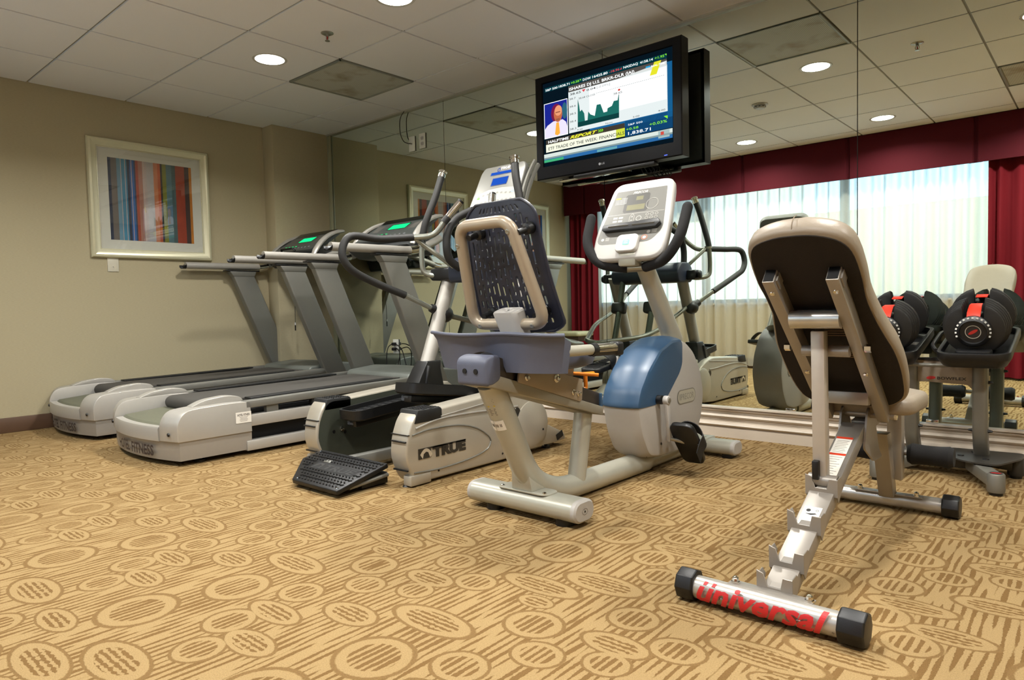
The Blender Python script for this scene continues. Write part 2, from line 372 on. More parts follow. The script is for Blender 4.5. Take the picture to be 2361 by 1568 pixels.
# the mirror: four tall sheets of glass
mm = bpy.data.materials.new('mirror_glass'); mm.use_nodes = True; b = mm.node_tree.nodes['Principled BSDF']
b.inputs['Base Color'].default_value = (.80, .88, .80, 1); b.inputs['Metallic'].default_value = 1; b.inputs['Roughness'].default_value = 0.0
edge = M('glass_edge', (40, 60, 52), .2)
mx_ = [(.212, 1.671, 'leftmost tall mirror sheet beside the wall pilaster'), (1.675, 3.105, 'tall mirror sheet behind the treadmill rail and elliptical'), (3.109, 4.560, 'tall mirror sheet behind the television and stationary bike'), (4.564, 6.01, 'tall mirror sheet at the right behind the dumbbell stand'), (6.014, 7.33, 'tall mirror sheet past the right edge of the photo')]
for a, b_, lab in mx_:
    p_ = thing('wall_mirror_sheet', lab, 'mirror', ((a+b_)/2, 0, .172), 'mirror sheets on the wall')
    obj('glass', MB().box(((a+b_)/2, .003, (H-.006+.172)/2), (b_-a, .006, H-.006-.172)), mm, p_, smooth=False)
    for k in range(2):
        xx = a+(b_-a)*(.22+.56*k)
        obj('clip', MB().box((xx, -.004, .180), (.05, .008, .016)), chrome, p_, bevel=.002)
# ceiling: suspended grid, every panel a piece of its own
ceil = obj('ceiling', MB().box(((X0+X1)/2, -1.95, H+.05), (X1+.3, 4.3, .06)), M('ceiling_void', (90, 90, 88), .9), loc=(0, 0, 0)); struct(ceil)
tile_m = M('ceiling_panel', (238, 240, 244), .9, 0, .03, nscale=300, bump=.25, bscale=500)
grid_m = M('ceiling_grid_metal', (150, 152, 142), .5, .2, .03)
G = .6096; gx = [i*G for i in range(0, 13)]; gy = [0.0]+[-(.415+.6085*j) for j in range(6)]+[-3.69]
VENTS = {(2, 1), (6, 1), (8, 4)}
tm = {}
for i in range(12):
    for j in range(7):
        if (i, j) in VENTS: continue
        a, b_ = gx[i]+.007, min(gx[i+1]-.007, X1); c1, c0 = gy[j]-.007, gy[j+1]+.007
        if c1-c0 < .03: continue
        key = (round(b_-a, 3), round(c1-c0, 3))
        if key not in tm:
            q = MB().box((0, 0, .01), (b_-a, c1-c0, .02)); me = bpy.data.meshes.new('ceiling_tile'); me.from_pydata(q.v, [], q.f); me.materials.append(tile_m); tm[key] = me
        t = bpy.data.objects.new('ceiling_tile', tm[key]); COL.objects.link(t); t.parent = ceil; t.location = ((a+b_)/2, (c0+c1)/2, H)
g = MB()
for x in gx: g.box((x, -1.85, H+.012), (.024, 3.9, .006))
for y in gy: g.box((X1/2, y, H+.0125), (X1, .024, .006))
obj('ceiling_grid', g, grid_m, ceil)
g = MB().box((X1/2, -.012, H-.006), (X1, .024, .012))
obj('wall_angle', g, M('wall_angle_metal', (170, 168, 156), .45, .2), ceil)

# perforated return air vents
def vent_mat():
    m = bpy.data.materials.new('perforated_vent'); m.use_nodes = True; n = m.node_tree.nodes; l = m.node_tree.links; b = n['Principled BSDF']
    tc = n.new('ShaderNodeTexCoord'); v = n.new('ShaderNodeTexVoronoi'); v.inputs['Scale'].default_value = 110; v.inputs['Randomness'].default_value = 0; l.new(tc.outputs['Object'], v.inputs['Vector'])
    r = n.new('ShaderNodeMapRange'); r.inputs[1].default_value = .22; r.inputs[2].default_value = .34; l.new(v.outputs['Distance'], r.inputs[0])
    st = n.new('ShaderNodeTexNoise'); st.inputs['Scale'].default_value = 4.5; st.inputs['Detail'].default_value = 5; l.new(tc.outputs['Object'], st.inputs[0])
    sr = n.new('ShaderNodeMapRange'); sr.inputs[1].default_value = .52; sr.inputs[2].default_value = .68; l.new(st.outputs['Fac'], sr.inputs[0])
    c1 = n.new('ShaderNodeMix'); c1.data_type = 'RGBA'; c1.inputs[6].default_value = (*lin((204, 204, 192)), 1); c1.inputs[7].default_value = (*lin((160, 144, 112)), 1); l.new(sr.outputs[0], c1.inputs[0])
    c2 = n.new('ShaderNodeMix'); c2.data_type = 'RGBA'; c2.inputs[6].default_value = (.16, .16, .15, 1); l.new(c1.outputs[2], c2.inputs[7]); l.new(r.outputs[0], c2.inputs[0])
    l.new(c2.outputs[2], b.inputs['Base Color']); b.inputs['Roughness'].default_value = .6
    return m
vm = vent_mat()
for (i, j), lab in zip([(2, 1), (6, 1), (8, 4)], ['stained perforated ceiling vent above the treadmills', 'perforated ceiling vent right of the television', 'square ceiling vent seen at the right edge in the mirror']):
    cx = (gx[i]+gx[i+1])/2; cyy = (gy[j]+gy[j+1])/2
    v = thing('air_vent', lab, 'vent', (cx, cyy, H), 'ceiling vents')
    obj('perforated_plate', MB().box((cx, cyy, H+.002), (.585, .584, .004)), vm, v)
    fr = MB()
    for k in (-1, 1): fr.box((cx+k*.293, cyy, H-.001), (.014, .6, .01)); fr.box((cx, cyy+k*.293, H-.001), (.6, .014, .01))
    obj('frame', fr, grid_m, v, bevel=.002)
    d = MB()
    for k in range(1, 4): d.loft([[(cx+sx*w, cyy+sy*w, H+.010) for sx, sy in ((1, 1), (-1, 1), (-1, -1), (1, -1))] for w in (.05*k, .05*k+.03)], cap=False)
    obj('diffuser', d, silver_d, v)
glow = EM('lamp_glow', (255, 246, 228), 14)
labs = ['round recessed downlight above the treadmills', 'round recessed downlight cut by the top edge of the photo', 'round downlight right of the air vent beyond the television', 'round downlight at the far right of the front row', 'downlight near the valance in the treadmill corner', 'downlight near the valance left of the smoke detector', 'downlight near the valance at the middle window', 'downlight near the valance above the right drape', 'downlight outside the frame by the right wall', 'downlight outside the frame by the window and right wall']
for (x, y), lab in zip(LIGHTS, labs):
    t = thing('recessed_light', lab, 'ceiling light', (x, y, H), 'recessed downlights')
    obj('trim_ring', MB().lathe([(.088, .004), (.088, -.001), (.102, -.003), (.106, .001), (.106, .004)], (x, y, H), Z, 32), white_p, t)
    obj('lens', MB().lathe([(.001, -.0005), (.0885, -.0005), (.0885, .003), (.001, .003)], (x, y, H), Z, 32), glow, t, smooth=False)
for (x, y), lab in zip([(2.114, -1.31), (4.564, -1.33)], ['brass fire sprinkler head left of the top downlight', 'fire sprinkler head between the two right downlights']):
    t = thing('sprinkler', lab, 'sprinkler', (x, y, H), 'fire sprinklers')
    obj('escutcheon', MB().lathe([(.001, .002), (.036, .002), (.036, -.002), (.026, -.007), (.001, -.007)], (x, y, H), Z, 20), steel, t)
    q = MB().cyl((x, y, H-.005), (x, y, H-.02), .009, 10)
    for k in (-1, 1): q.tube([(x+k*.007, y, H-.015), (x+k*.011, y, H-.028), (x+k*.004, y, H-.042)], .0022, 6)
    q.lathe([(.001, -.042), (.014, -.042), (.014, -.045), (.001, -.045)], (x, y, H), Z, 14)
    obj('body', q, steel, t); obj('bulb', MB().cyl((x, y, H-.018), (x, y, H-.038), .0035, 8), M('red_glass_bulb', (170, 30, 30), .2), t)
t = thing('smoke_detector', 'round white smoke detector on the ceiling in front of the windows', 'smoke detector', (3.342, -1.924, H))
obj('base', MB().lathe([(.001, .002), (.062, .002), (.064, -.006), (.05, -.010), (.001, -.010)], (3.342, -1.924, H), Z, 28), white_p, t)
obj('dome', MB().lathe([(.044, -.009), (.046, -.022), (.038, -.034), (.001, -.038)], (3.342, -1.924, H), Z, 28), white_p, t)
q = MB()
for k in range(10): a = 2*PI*k/10; q.box((3.342+.0445*math.cos(a), -1.924+.0445*math.sin(a), H-.022), (.006, .012, .005), (0, 0, a))
obj('sensor_slot', q, dark, t)

# ------------------------------------------------------------------ window wall, curtains
WX0, WX1, WZ0, WZ1 = .35, 4.95, .74, 2.12
w = MB(); w.box(((WX0-.1)/2, YW-.05, H/2), (WX0+.1, .1, H+.1)); w.box(((WX1+X1+.1)/2, YW-.05, H/2), (X1+.1-WX1, .1, H+.1))
w.box(((WX0+WX1)/2, YW-.05, WZ0/2), (WX1-WX0, .1, WZ0)); w.box(((WX0+WX1)/2, YW-.05, (WZ1+H+.05)/2), (WX1-WX0, .1, H+.05-WZ1))
struct(obj('wall_window', w, creamw, loc=(0, 0, 0)))
wf = M('window_frame_paint', (120, 116, 108), .4, .3)
for k in range(3):
    a = WX0+(WX1-WX0)/3*k; b_ = a+(WX1-WX0)/3
    q = MB()
    for xx in (a+.02, b_-.02): q.box((xx, YW-.05, (WZ0+WZ1)/2), (.04, .06, WZ1-WZ0))
    for zz in (WZ0+.02, WZ1-.02): q.box(((a+b_)/2, YW-.05, zz), (b_-a, .06, .04))
    wo = obj('window_%d' % (k+1), q, wf, loc=((a+b_)/2, YW-.05, WZ0), bevel=.004); struct(wo)
    gm = bpy.data.materials.get('window_glass')
    if not gm:
        gm = bpy.data.materials.new('window_glass'); gm.use_nodes = True; n = gm.node_tree.nodes; l = gm.node_tree.links
        n.remove(n['Principled BSDF']); tr = n.new('ShaderNodeBsdfTransparent'); tr.inputs[0].default_value = (.93, .96, .96, 1); gl = n.new('ShaderNodeBsdfGlossy'); gl.inputs[1].default_value = .02
        mxs = n.new('ShaderNodeMixShader'); mxs.inputs[0].default_value = .06; l.new(tr.outputs[0], mxs.inputs[1]); l.new(gl.outputs[0], mxs.inputs[2]); l.new(mxs.outputs[0], n['Material Output'].inputs[0])
    obj('pane', MB().box(((a+b_)/2, YW-.05, (WZ0+WZ1)/2), (b_-a-.08, .006, WZ1-WZ0-.08)), gm, wo, smooth=False)
    obj('window_sill', MB().box(((a+b_)/2, YW+.01, WZ0-.012), (b_-a, .06, .024)), trimw, wo, bevel=.004)
def cloth_mat(name, rgb, kind):
    m = bpy.data.materials.new(name); m.use_nodes = True; n = m.node_tree.nodes; l = m.node_tree.links
    tc = n.new('ShaderNodeTexCoord'); no = n.new('ShaderNodeTexNoise'); no.inputs['Scale'].default_value = 260; l.new(tc.outputs['Object'], no.inputs[0])
    b = n['Principled BSDF']; c = lin(rgb)
    mx = n.new('ShaderNodeMix'); mx.data_type = 'RGBA'; mx.inputs[6].default_value = (*[v*.85 for v in c], 1); mx.inputs[7].default_value = (*[min(1, v*1.12) for v in c], 1)
    l.new(no.outputs['Fac'], mx.inputs[0])
    if kind == 'sheer':
        n.remove(b); df = n.new('ShaderNodeBsdfDiffuse'); tl = n.new('ShaderNodeBsdfTranslucent'); tp = n.new('ShaderNodeBsdfTransparent')
        l.new(mx.outputs[2], df.inputs[0]); l.new(mx.outputs[2], tl.inputs[0])
        a = n.new('ShaderNodeMixShader'); a.inputs[0].default_value = .6; l.new(df.outputs[0], a.inputs[1]); l.new(tl.outputs[0], a.inputs[2])
        e = n.new('ShaderNodeMixShader'); lw = n.new('ShaderNodeLayerWeight'); lw.inputs[0].default_value = .5; mr = n.new('ShaderNodeMapRange'); mr.inputs[3].default_value = .34; mr.inputs[4].default_value = .02; mr.inputs[1].default_value = .0; mr.inputs[2].default_value = .75; l.new(lw.outputs['Facing'], mr.inputs[0]); l.new(mr.outputs[0], e.inputs[0]); l.new(a.outputs[0], e.inputs[1]); l.new(tp.outputs[0], e.inputs[2]); l.new(e.outputs[0], n['Material Output'].inputs[0])
    else:
        l.new(mx.outputs[2], b.inputs['Base Color']); b.inputs['Roughness'].default_value = .65; b.inputs['Roughness'].default_value = .8; b.inputs['Specular IOR Level'].default_value = .15
    return m
sheer_m = cloth_mat('sheer_voile', (232, 226, 214), 'sheer'); drape_m = cloth_mat('burgundy_cloth', (112, 22, 32), 'x'); val_m = cloth_mat('burgundy_valance_cloth', (80, 20, 30), 'x')
def folds(x0, x1, y, z0, z1, amp, wl, seed, mat, name, label, cat, group, dens=9):
    r = random.Random(seed); nn = int((x1-x0)/wl*dens); ph = r.random()*6; xs = []; t = 0
    fr = [r.uniform(.8, 1.25) for _ in range(60)]
    rows = 8; vs = []; fs = []
    phase = [ph]
    for i in range(nn): phase.append(phase[-1]+2*PI/dens*fr[int(i/dens) % 60])
    for j in range(rows+1):
        z = z1+(z0-z1)*j/rows
        for i in range(nn+1):
            xx = x0+(x1-x0)*i/nn; a = amp*(.75+.35*j/rows)
            vs.append((xx+.25*a*math.sin(phase[i]*.5+j*.08), y+a*math.sin(phase[i]+.05*j)+.3*a*math.sin(phase[i]*.37+j*.1), z))
    for j in range(rows):
        for i in range(nn): k = j*(nn+1)+i; fs.append((k, k+1, k+nn+2, k+nn+1))
    o = obj(name, MB().add(vs, fs), mat, loc=((x0+x1)/2, y, z0), ang=80)
    return tag(o, label, cat, group)
folds(.42, 4.75, -3.875, .03, 2.25, .034, .13, 3, sheer_m, 'sheer_curtain', 'white sheer curtain across the whole window under the valance', 'curtain', None)
folds(.05, .50, -3.775, .02, 2.25, .035, .10, 5, drape_m, 'drape', 'burgundy drape hanging at the treadmill end of the window', 'curtain', 'burgundy drapes')
folds(4.66, 5.75, -3.79, .02, 2.25, .035, .12, 8, drape_m, 'drape', 'burgundy drape hanging at the right end of the sheer curtain', 'curtain', 'burgundy drapes')
t = thing('valance', 'long burgundy box-pleated valance along the ceiling above the windows', 'valance', (3.6, -3.72, 1.94))
pl_ = [.02, .36, 1.41, 2.46, 3.525, 4.577, 5.63, 6.68, X1-.02]
for a, b_ in zip(pl_[:-1], pl_[1:]):
    a2, b2 = a+.012, b_-.012
    q = MB().loft([[(x, y, z) for x, y in ((a2, -3.70), (a2+.01, -3.688), (b2-.01, -3.688), (b2, -3.70), (b2, -3.715), (a2, -3.715))] for z in (1.935, 2.0, H-.004)])
    obj('valance_panel', q, val_m, t)
    obj('pleat', MB().box((b_, -3.712, (1.93+H)/2), (.10, .008, H-1.93-.006)), val_m, t, bevel=.002)
obj('valance_board', MB().box((X1/2, -3.80, H-.02), (X1-.04, .15, .03)), val_m, t)
# outside: a sunlit building and a lower garden wall
fac = thing('building', 'pale sunlit building outside the windows, seen through the sheer curtain', 'building', (-4, -11, 0))
obj('facade', MB().box((-4.2, -11.2, 2.6), (9.6, .4, 6.4)), M('white_stucco', (232, 224, 208), .8), fac)
for i in range(3): obj('window', MB().box((-7+i*2.6, -10.98, 3.2), (1.0, .06, 1.2)), M('dark_window', (60, 70, 84), .1), fac, bevel=.01)
gw = obj('garden_wall', MB().box((5.2, -11.1, .9), (9.0, .25, 3.2)), M('cream_stucco', (214, 196, 160), .8), loc=(5.2, -11.1, -.4)); tag(gw, 'low cream garden wall outside the right part of the window', 'wall')
obj('ground', MB().box((3, -8, -.4), (30, 8, .1)), M('pavement', (150, 145, 135), .9), loc=(3, -8, -.4))
bpy.data.objects['ground']['kind'] = 'structure'

# ================================================================== THINGS ON THE WALLS
def picture(y0, y1, label, cols, seed):
    yc = (y0+y1)/2; W = y1-y0; z0, z1 = 1.181, 2.043; zc = (z0+z1)/2; Hh = z1-z0
    t = thing('framed_picture', label, 'picture', (0, yc, z0), 'framed stripe prints on the left wall')
    fr = MB(); fm = M('pale_gold_frame', (212, 208, 178), .35, .35, .04)
    pf = [(0, .002), (.0, .018), (.008, .030), (.022, .034), (.045, .026), (.058, .022), (.062, .016), (.066, .016), (.066, .004)]
    rings = []
    for d, x in pf: rings.append([(x, yc+sy*(W/2-d), zc+sz*(Hh/2-d)) for sy, sz in ((-1, -1), (1, -1), (1, 1), (-1, 1))])
    fr.loft(rings, cap=False); obj('frame', fr, fm, t, ang=25)
    obj('mat_board', MB().box((.007, yc, zc), (.006, W-.12, Hh-.12)), M('mat_board_paper', (214, 214, 200), .8, 0, .02), t, smooth=False)
    d = DC((.0105, yc, zc), Y, Z); d.n = X.copy(); d.lay = .0003
    r = random.Random(seed); xs = -.30; ww = .60; tot = sum(c[0] for c in cols)
    for k, (wd, rgb) in enumerate(cols):
        w_ = ww*wd/tot; d.rect(M('art_stripe_%d_%d_%d' % rgb, rgb, .7, 0, .35, nscale=9), xs, -.298, xs+w_, .298, 1)
        xs += w_
    for k in range(4):
        px = r.uniform(-.27, .27); d.rect(M('art_stripe_pale', (206, 176, 160), .7, 0, .3, nscale=14), px, -.298, px+.004, .298, 2)
    d.build('stripe_print', t)
    gm = bpy.data.materials.get('picture_glass')
    if not gm:
        gm = bpy.data.materials.new('picture_glass'); gm.use_nodes = True; n = gm.node_tree.nodes; l = gm.node_tree.links
        n.remove(n['Principled BSDF']); tr = n.new('ShaderNodeBsdfTransparent'); gl = n.new('ShaderNodeBsdfGlossy'); gl.inputs[1].default_value = .01
        mxs = n.new('ShaderNodeMixShader'); mxs.inputs[0].default_value = .07; l.new(tr.outputs[0], mxs.inputs[1]); l.new(gl.outputs[0], mxs.inputs[2]); l.new(mxs.outputs[0], n['Material Output'].inputs[0])
    obj('glass', MB().box((.0145, yc, zc), (.001, W-.125, Hh-.125)), gm, t, smooth=False)
C1 = [(2, (32, 46, 70)), (4, (104, 98, 92)), (3, (98, 140, 160)), (4, (60, 130, 160)), (2, (38, 50, 72)), (3, (36, 96, 160)), (1, (40, 60, 90)), (2, (160, 70, 48)), (3, (166, 118, 100)), (3, (182, 168, 160)), (5, (176, 172, 168)), (3, (196, 124, 82)), (2, (186, 88, 40)), (1.4, (52, 40, 40)), (3, (122, 124, 40)), (4, (84, 116, 122)), (3, (70, 92, 92)), (7, (150, 60, 34)), (3.5, (64, 46, 40)), (2, (190, 120, 36))]
picture(-1.912, -1.043, 'striped abstract print in a pale gold frame above the left treadmill', C1, 4)
picture(-3.395, -2.527, 'striped abstract print in a pale frame seen in the mirror by the drape', C1[5:]+C1[:5], 9)
wp = M('ivory_wall_plate', (206, 200, 180), .4, 0, .02)
t = thing('wall_plate', 'ivory blank wall plate under the framed picture', 'wall plate', (0, -1.771, 1.101))
obj('plate', MB().box((.003, -1.771, 1.139), (.006, .075, .116)), wp, t, bevel=.0025)
obj('screw', MB().cyl((.005, -1.771, 1.115), (.0075, -1.771, 1.115), .003, 10), steel, t)
wpm = M('white_wall_plate', (214, 216, 206), .35, 0, .02)
t = thing('cable_plate', 'white wall plate on the mirror with a black cable screwed in', 'wall plate', (1.31, 0, 2.00))
obj('plate', MB().box((1.312, -.006, 2.062), (.072, .006, .118)), wpm, t, bevel=.0025)
obj('cable_jack', MB().cyl((1.312, -.008, 2.062), (1.312, -.026, 2.062), .006, 10), steel, t)
t2 = obj('cable', MB().tube(spl([(1.253, -.02, 2.332), (1.215, -.03, 2.29), (1.203, -.035, 2.23), (1.210, -.035, 2.15), (1.245, -.035, 2.09), (1.290, -.03, 2.066), (1.312, -.027, 2.062)], 5), .0032, 7), dark, loc=(1.25, -.03, 2.07))
tag(t2, 'thin black cable hanging from the ceiling to the mirror plate', 'cable')
def outlet(x, z, label, group=None):
    t = thing('power_outlet', label, 'outlet', (x, 0, z-.058), group)
    obj('plate', MB().box((x, -.006, z), (.072, .006, .118)), wpm, t, bevel=.0025)
    for k in (-1, 1):
        q = MB(); q.slab((x, -.009, z+k*.021), X, Z, rr(.034, .028, .010, 4), -.0005, .0015); obj('socket', q, white_p, t)
        d = DC((x, -.0113, z+k*.021), X, Z); d.rect(dark, -.008, -.003, -.0055, .007); d.rect(dark, .0055, -.003, .008, .006); d.ell(dark, 0, -.008, .0025, .0025, n=10); d.build('slots', t)
    return t
outlet(1.435, 2.065, 'white power outlet on the mirror right of the cable plate')
outlet(1.033, .449, 'white power outlet low on the mirror with two black plugs in it')
q = MB()
for dz in (.021, -.021): q.box((1.033, -.025, .449+dz), (.03, .028, .024))
o = obj('plug', MB().box((1.030, -.026, .470), (.032, .030, .025)), dark_s, loc=(1.03, -.026, .46), bevel=.005); tag(o, 'upper black plug in the low mirror outlet', 'plug', 'black plugs in the outlet')
o = obj('plug', MB().box((1.030, -.026, .428), (.032, .030, .025)), dark_s, loc=(1.03, -.026, .42), bevel=.005); tag(o, 'lower black plug in the low mirror outlet', 'plug', 'black plugs in the outlet')
cords = [([(1.020, -.04, .470), (.995, -.06, .44), (.985, -.07, .36), (.992, -.07, .25), (1.03, -.08, .10), (1.10, -.12, .012), (1.3, -.14, .008)], 'black cord curving down left of the low mirror outlet'),
         ([(1.045, -.04, .428), (1.10, -.06, .44), (1.145, -.06, .40), (1.13, -.07, .31), (1.09, -.08, .20), (1.07, -.10, .08), (.95, -.12, .008)], 'black cord looping down right of the low mirror outlet'),
         ([(1.050, -.04, .470), (1.10, -.05, .465), (1.17, -.06, .43), (1.22, -.07, .34), (1.26, -.08, .24), (1.30, -.10, .12), (1.36, -.12, .008)], 'outermost black cord sweeping right from the low mirror outlet')]
for pth, lab in cords: tag(obj('equipment_cable', MB().tube(spl(pth, 5), .004, 7), dark_s, loc=(1.05, -.06, 0)), lab, 'cable', 'cables at the low outlet')

# ------------------------------------------------------------------ television
tc = Vector((3.22, -.172, 1.88))
t = thing('television', 'black flat television showing a stock chart, hung before the mirror', 'television', (3.22, -.12, 1.56))
tvb = M('gloss_black_plastic', (7, 8, 12), .3, 0, .1, spec=.2)
ox, oz = 1.02, .644; sx_, sz_ = .906, .515; dz = .018
fr = MB(); fr.loft([[tc+Vector((sx*(w), y, z)) for sx, z in ((-1, -oz/2), (1, -oz/2), (1, oz/2), (-1, oz/2))] for w, y in ((ox/2, .075), (ox/2, 0))], cap=False)
rg = []
for (w, zl, zh, y) in ((ox/2, -oz/2, oz/2, 0), (ox/2-.006, -oz/2+.006, oz/2-.006, -.006), (sx_/2+.004, -.240-.004, .276+.004, -.004), (sx_/2, -.240, .276, .004)):
    rg.append([tc+Vector(p) for p in ((-w, y, zl), (w, y, zl), (w, y, zh), (-w, y, zh))])
fr.loft(rg, cap=False); obj('bezel', fr, tvb, t, ang=40)
obj('back_case', MB().box(tc+Vector((0, .052, 0)), (ox-.03, .062, oz-.03)), M('matt_black_case', (16, 16, 17), .55), t, bevel=.015)
scr = obj('screen', MB().box(tc+Vector((0, .0065, .018)), (sx_, .004, .516)), EM('screen_black', (6, 20, 30), .9), t, smooth=False)
d = DC(tc+Vector((0, .0040, 0)), X, Z); d.lay = .0002
e = lambda n_, r, s=1.0: EM('scr_'+n_, r, s)
wht, ltg, dkg = e('white', (235, 240, 240), 1.1), e('panel', (206, 214, 214), 1.0), e('dark_teal', (8, 44, 52))
d.rect(e('top_strip', (8, 52, 60)), -.438, .222, .418, .248)
d.rect(e('right_blue', (20, 84, 130)), .418, -.10, .45, .20); d.rect(e('low_blue', (24, 90, 140)), -.1, -.10, .45, -.066); d.rect(e('mid_blue', (14, 60, 100)), .145, -.16, .45, -.07)
d.rect(e('brownbar', (74, 70, 66)), -.253, .182, .418, .219, 2); d.poly(e('lightbar', (196, 200, 198)), [(.10, .182), (.418, .182), (.418, .208)], 3)
d.poly(e('yellow', (206, 204, 40)), [(.341, .219), (.385, .219), (.355, .15), (.312, .15)], 4); d.rect(e('cyan', (40, 150, 200)), .287, .197, .317, .206, 5)
d.rect(ltg, -.254, -.066, .420, .186, 1); d.rect(e('panel_hi', (232, 236, 236)), -.1, .0, .415, .178, 2)
d.poly(e('chart_green', (26, 96, 88)), [(-.188, -.041), (-.184, .128), (-.174, .086), (-.169, .05), (-.155, .059), (-.138, .033), (-.132, -.031), (-.118, -.034), (-.108, .038), (-.093, .018), (-.062, .003), (-.047, .065), (-.02, .064), (.001, .010), (.026, .011), (.029, .029), (.059, .037), (.073, .062), (.099, .061), (.106, .093), (.109, .092), (.107, -.041)], 3)
d.rect(e('chart_low', (12, 56, 56)), -.186, -.041, .107, -.012, 4)
for k in range(38): d.rect(e('dot', (70, 74, 78)), -.049+k*.012, .1325, -.043+k*.012, .1345, 3)
d.ell(e('redd', (190, 60, 50)), .110, .118, .008, .006, 4, 12)
d.rect(wht, -.446, -.068, -.262, .150, 2); d.rect(e('photo_blue', (24, 34, 130)), -.442, -.064, -.266, .146, 3)
d.ell(e('photo_maroon', (110, 24, 60)), -.350, .078, .040, .056, 4); d.ell(e('photo_teal', (40, 90, 110)), -.285, .08, .02, .05, 4)
d.poly(e('shirt', (212, 206, 226)), [(-.442, -.064), (-.442, -.01), (-.42, .012), (-.375, .03), (-.30, .03), (-.275, .01), (-.266, -.02), (-.266, -.064)], 5)
d.ell(e('skin_shadow', (176, 96, 64)), -.336, .070, .033, .050, 6); d.ell(e('skin', (214, 142, 104)), -.333, .090, .028, .032, 7)
d.rect(e('beard', (140, 82, 60)), -.352, .030, -.322, .042, 8); d.rect(e('eye_line', (110, 56, 40)), -.354, .078, -.318, .083, 8)
d.poly(e('tie', (232, 160, 60)), [(-.350, .018), (-.330, .018), (-.322, -.052), (-.343, -.062), (-.362, -.052)], 8)
d.rect(e('half_bar', (58, 52, 44)), -.436, -.106, .144, -.078, 2); d.rect(e('etf_bar', (222, 224, 204)), -.436, -.154, .144, -.106, 2); d.rect(e('etf_lime', (190, 200, 60)), .085, -.154, .144, -.106, 3)
d.rect(e('b1', (196, 206, 200)), -.453, -.190, .448, -.164, 2); d.rect(e('b1b', (120, 140, 140)), -.453, -.196, .448, -.186, 3); d.rect(e('b2', (40, 96, 150)), -.453, -.216, .448, -.194, 2); d.rect(e('b2g', (60, 160, 110)), -.453, -.216, -.30, -.200, 3); d.rect(e('b2h', (90, 150, 160)), -.05, -.214, .09, -.200, 3)
d.rect(e('thumb', (150, 170, 170)), .360, -.206, .430, -.166, 3); d.rect(e('thumb_r', (190, 70, 60)), .375, -.190, .395, -.172, 4)
d.build('screen_picture', scr)
d = DC(tc+Vector((0, .0028, 0)), X, Z); d.lay = .0002
gr = e('green_txt', (120, 210, 40), 1.1); bk = e('black_txt', (40, 44, 46)); rd = e('red_txt', (200, 60, 70))
for m_, s_, x0, y0, x1, y1, bo in [(wht, 'S&P 500', -.430, .226, -.335, .239, .01), (wht, '1838.71', -.325, .227, -.242, .240, .01), (gr, '+0.58', -.232, .228, -.170, .241, .01), (wht, 'DOW', -.143, .226, -.085, .240, .01), (wht, '16425.80', -.073, .227, .034, .241, .01), (rd, '-18.96', .045, .228, .115, .241, .01), (wht, 'NASDAQ', .142, .230, .238, .243, .01), (wht, '4158.14', .251, .230, .333, .243, .01), (gr, '+1.95', .345, .231, .404, .244, .01),
    (wht, 'ISHARES DJ U.S. BRKR-DLR (IAI)', -.246, .190, .214, .207, .02), (wht, 'REAL-TIME', .322, .194, .408, .204, .01), (bk, '38.65', -.240, .160, -.159, .173, .01), (bk, '0.04', -.117, .160, -.052, .172, .01), (e('grey_txt', (140, 144, 146)), '[-0.09%]', -.044, .160, .049, .172, 0),
    (bk, '38.7', -.246, .133, -.198, .144, 0), (bk, '38.6', -.246, .087, -.198, .098, 0), (bk, '38.5', -.246, .042, -.198, .053, 0), (bk, '38.4', -.246, -.004, -.198, .007, 0), (bk, '38.3', -.246, -.049, -.198, -.038, 0), (bk, '38.68 CLOSE', -.176, .124, -.055, .134, 0), (bk, '38.65', .072, .096, .131, .107, 0),
    (bk, 'Noon', .013, -.062, .062, -.053, 0), (bk, '2:00', .199, -.061, .243, -.052, 0), (bk, '4:00', .361, -.059, .406, -.050, 0), (bk, '9:30', -.192, -.061, -.151, -.053, 0), (wht, 'HALFTIME', -.416, -.100, -.257, -.084, .02), (bk, 'ETF TRADE OF THE WEEK: FINANCIALS', -.416, -.143, .141, -.124, .005),
    (wht, 'S&P 500', .167, -.099, .262, -.089, 0), (gr, '+0.58', .154, -.125, .235, -.112, .01), (wht, '1,838.71', .167, -.152, .314, -.135, .01), (gr, '+0.03%', .306, -.126, .416, -.111, .01)]:
    d.text(m_, s_, x0, y0, x1, y1, 4, bo)
d.text(e('report', (214, 216, 50), 1.1), 'REPORT', -.247, -.101, -.045, -.083, 4, .03, .4)
for k in range(3): d.poly(gr, [(-.040+k*.012, -.099), (-.034+k*.012, -.099), (-.026+k*.012, -.091), (-.034+k*.012, -.083), (-.040+k*.012, -.083), (-.032+k*.012, -.091)], 4)
d.poly(rd, [(-.152, .176), (-.124, .176), (-.138, .160)], 4); d.poly(gr, [(.396, -.090), (.420, -.090), (.420, -.108)], 4); d.poly(gr, [(-.168, .241), (-.156, .241), (-.156, .232)], 4); d.poly(rd, [(.118, .230), (.130, .230), (.130, .241)], 4); d.poly(gr, [(.406, .245), (.418, .245), (.418, .235)], 4)
d.build('screen_lettering', scr)['kind'] = 'stuff'
d = DC(tc+Vector((0, -.0068, 0)), X, Z); lgm = M('logo_silver', (170, 172, 176), .3, .6)
d.ell(lgm, -.026, -.288, .008, .008, 1, 16); d.text(lgm, 'LG', -.014, -.293, .008, -.282, 1, .02); d.build('logo', t)
obj('speaker_grille', MB().box(tc+Vector((.05, .03, -oz/2-.010)), (.56, .05, .022)), dark, t, bevel=.006)
obj('status_light', MB().box(tc+Vector((.411, -.007, -.307)), (.018, .002, .003)), EM('blue_led', (70, 90, 255), 3), t)
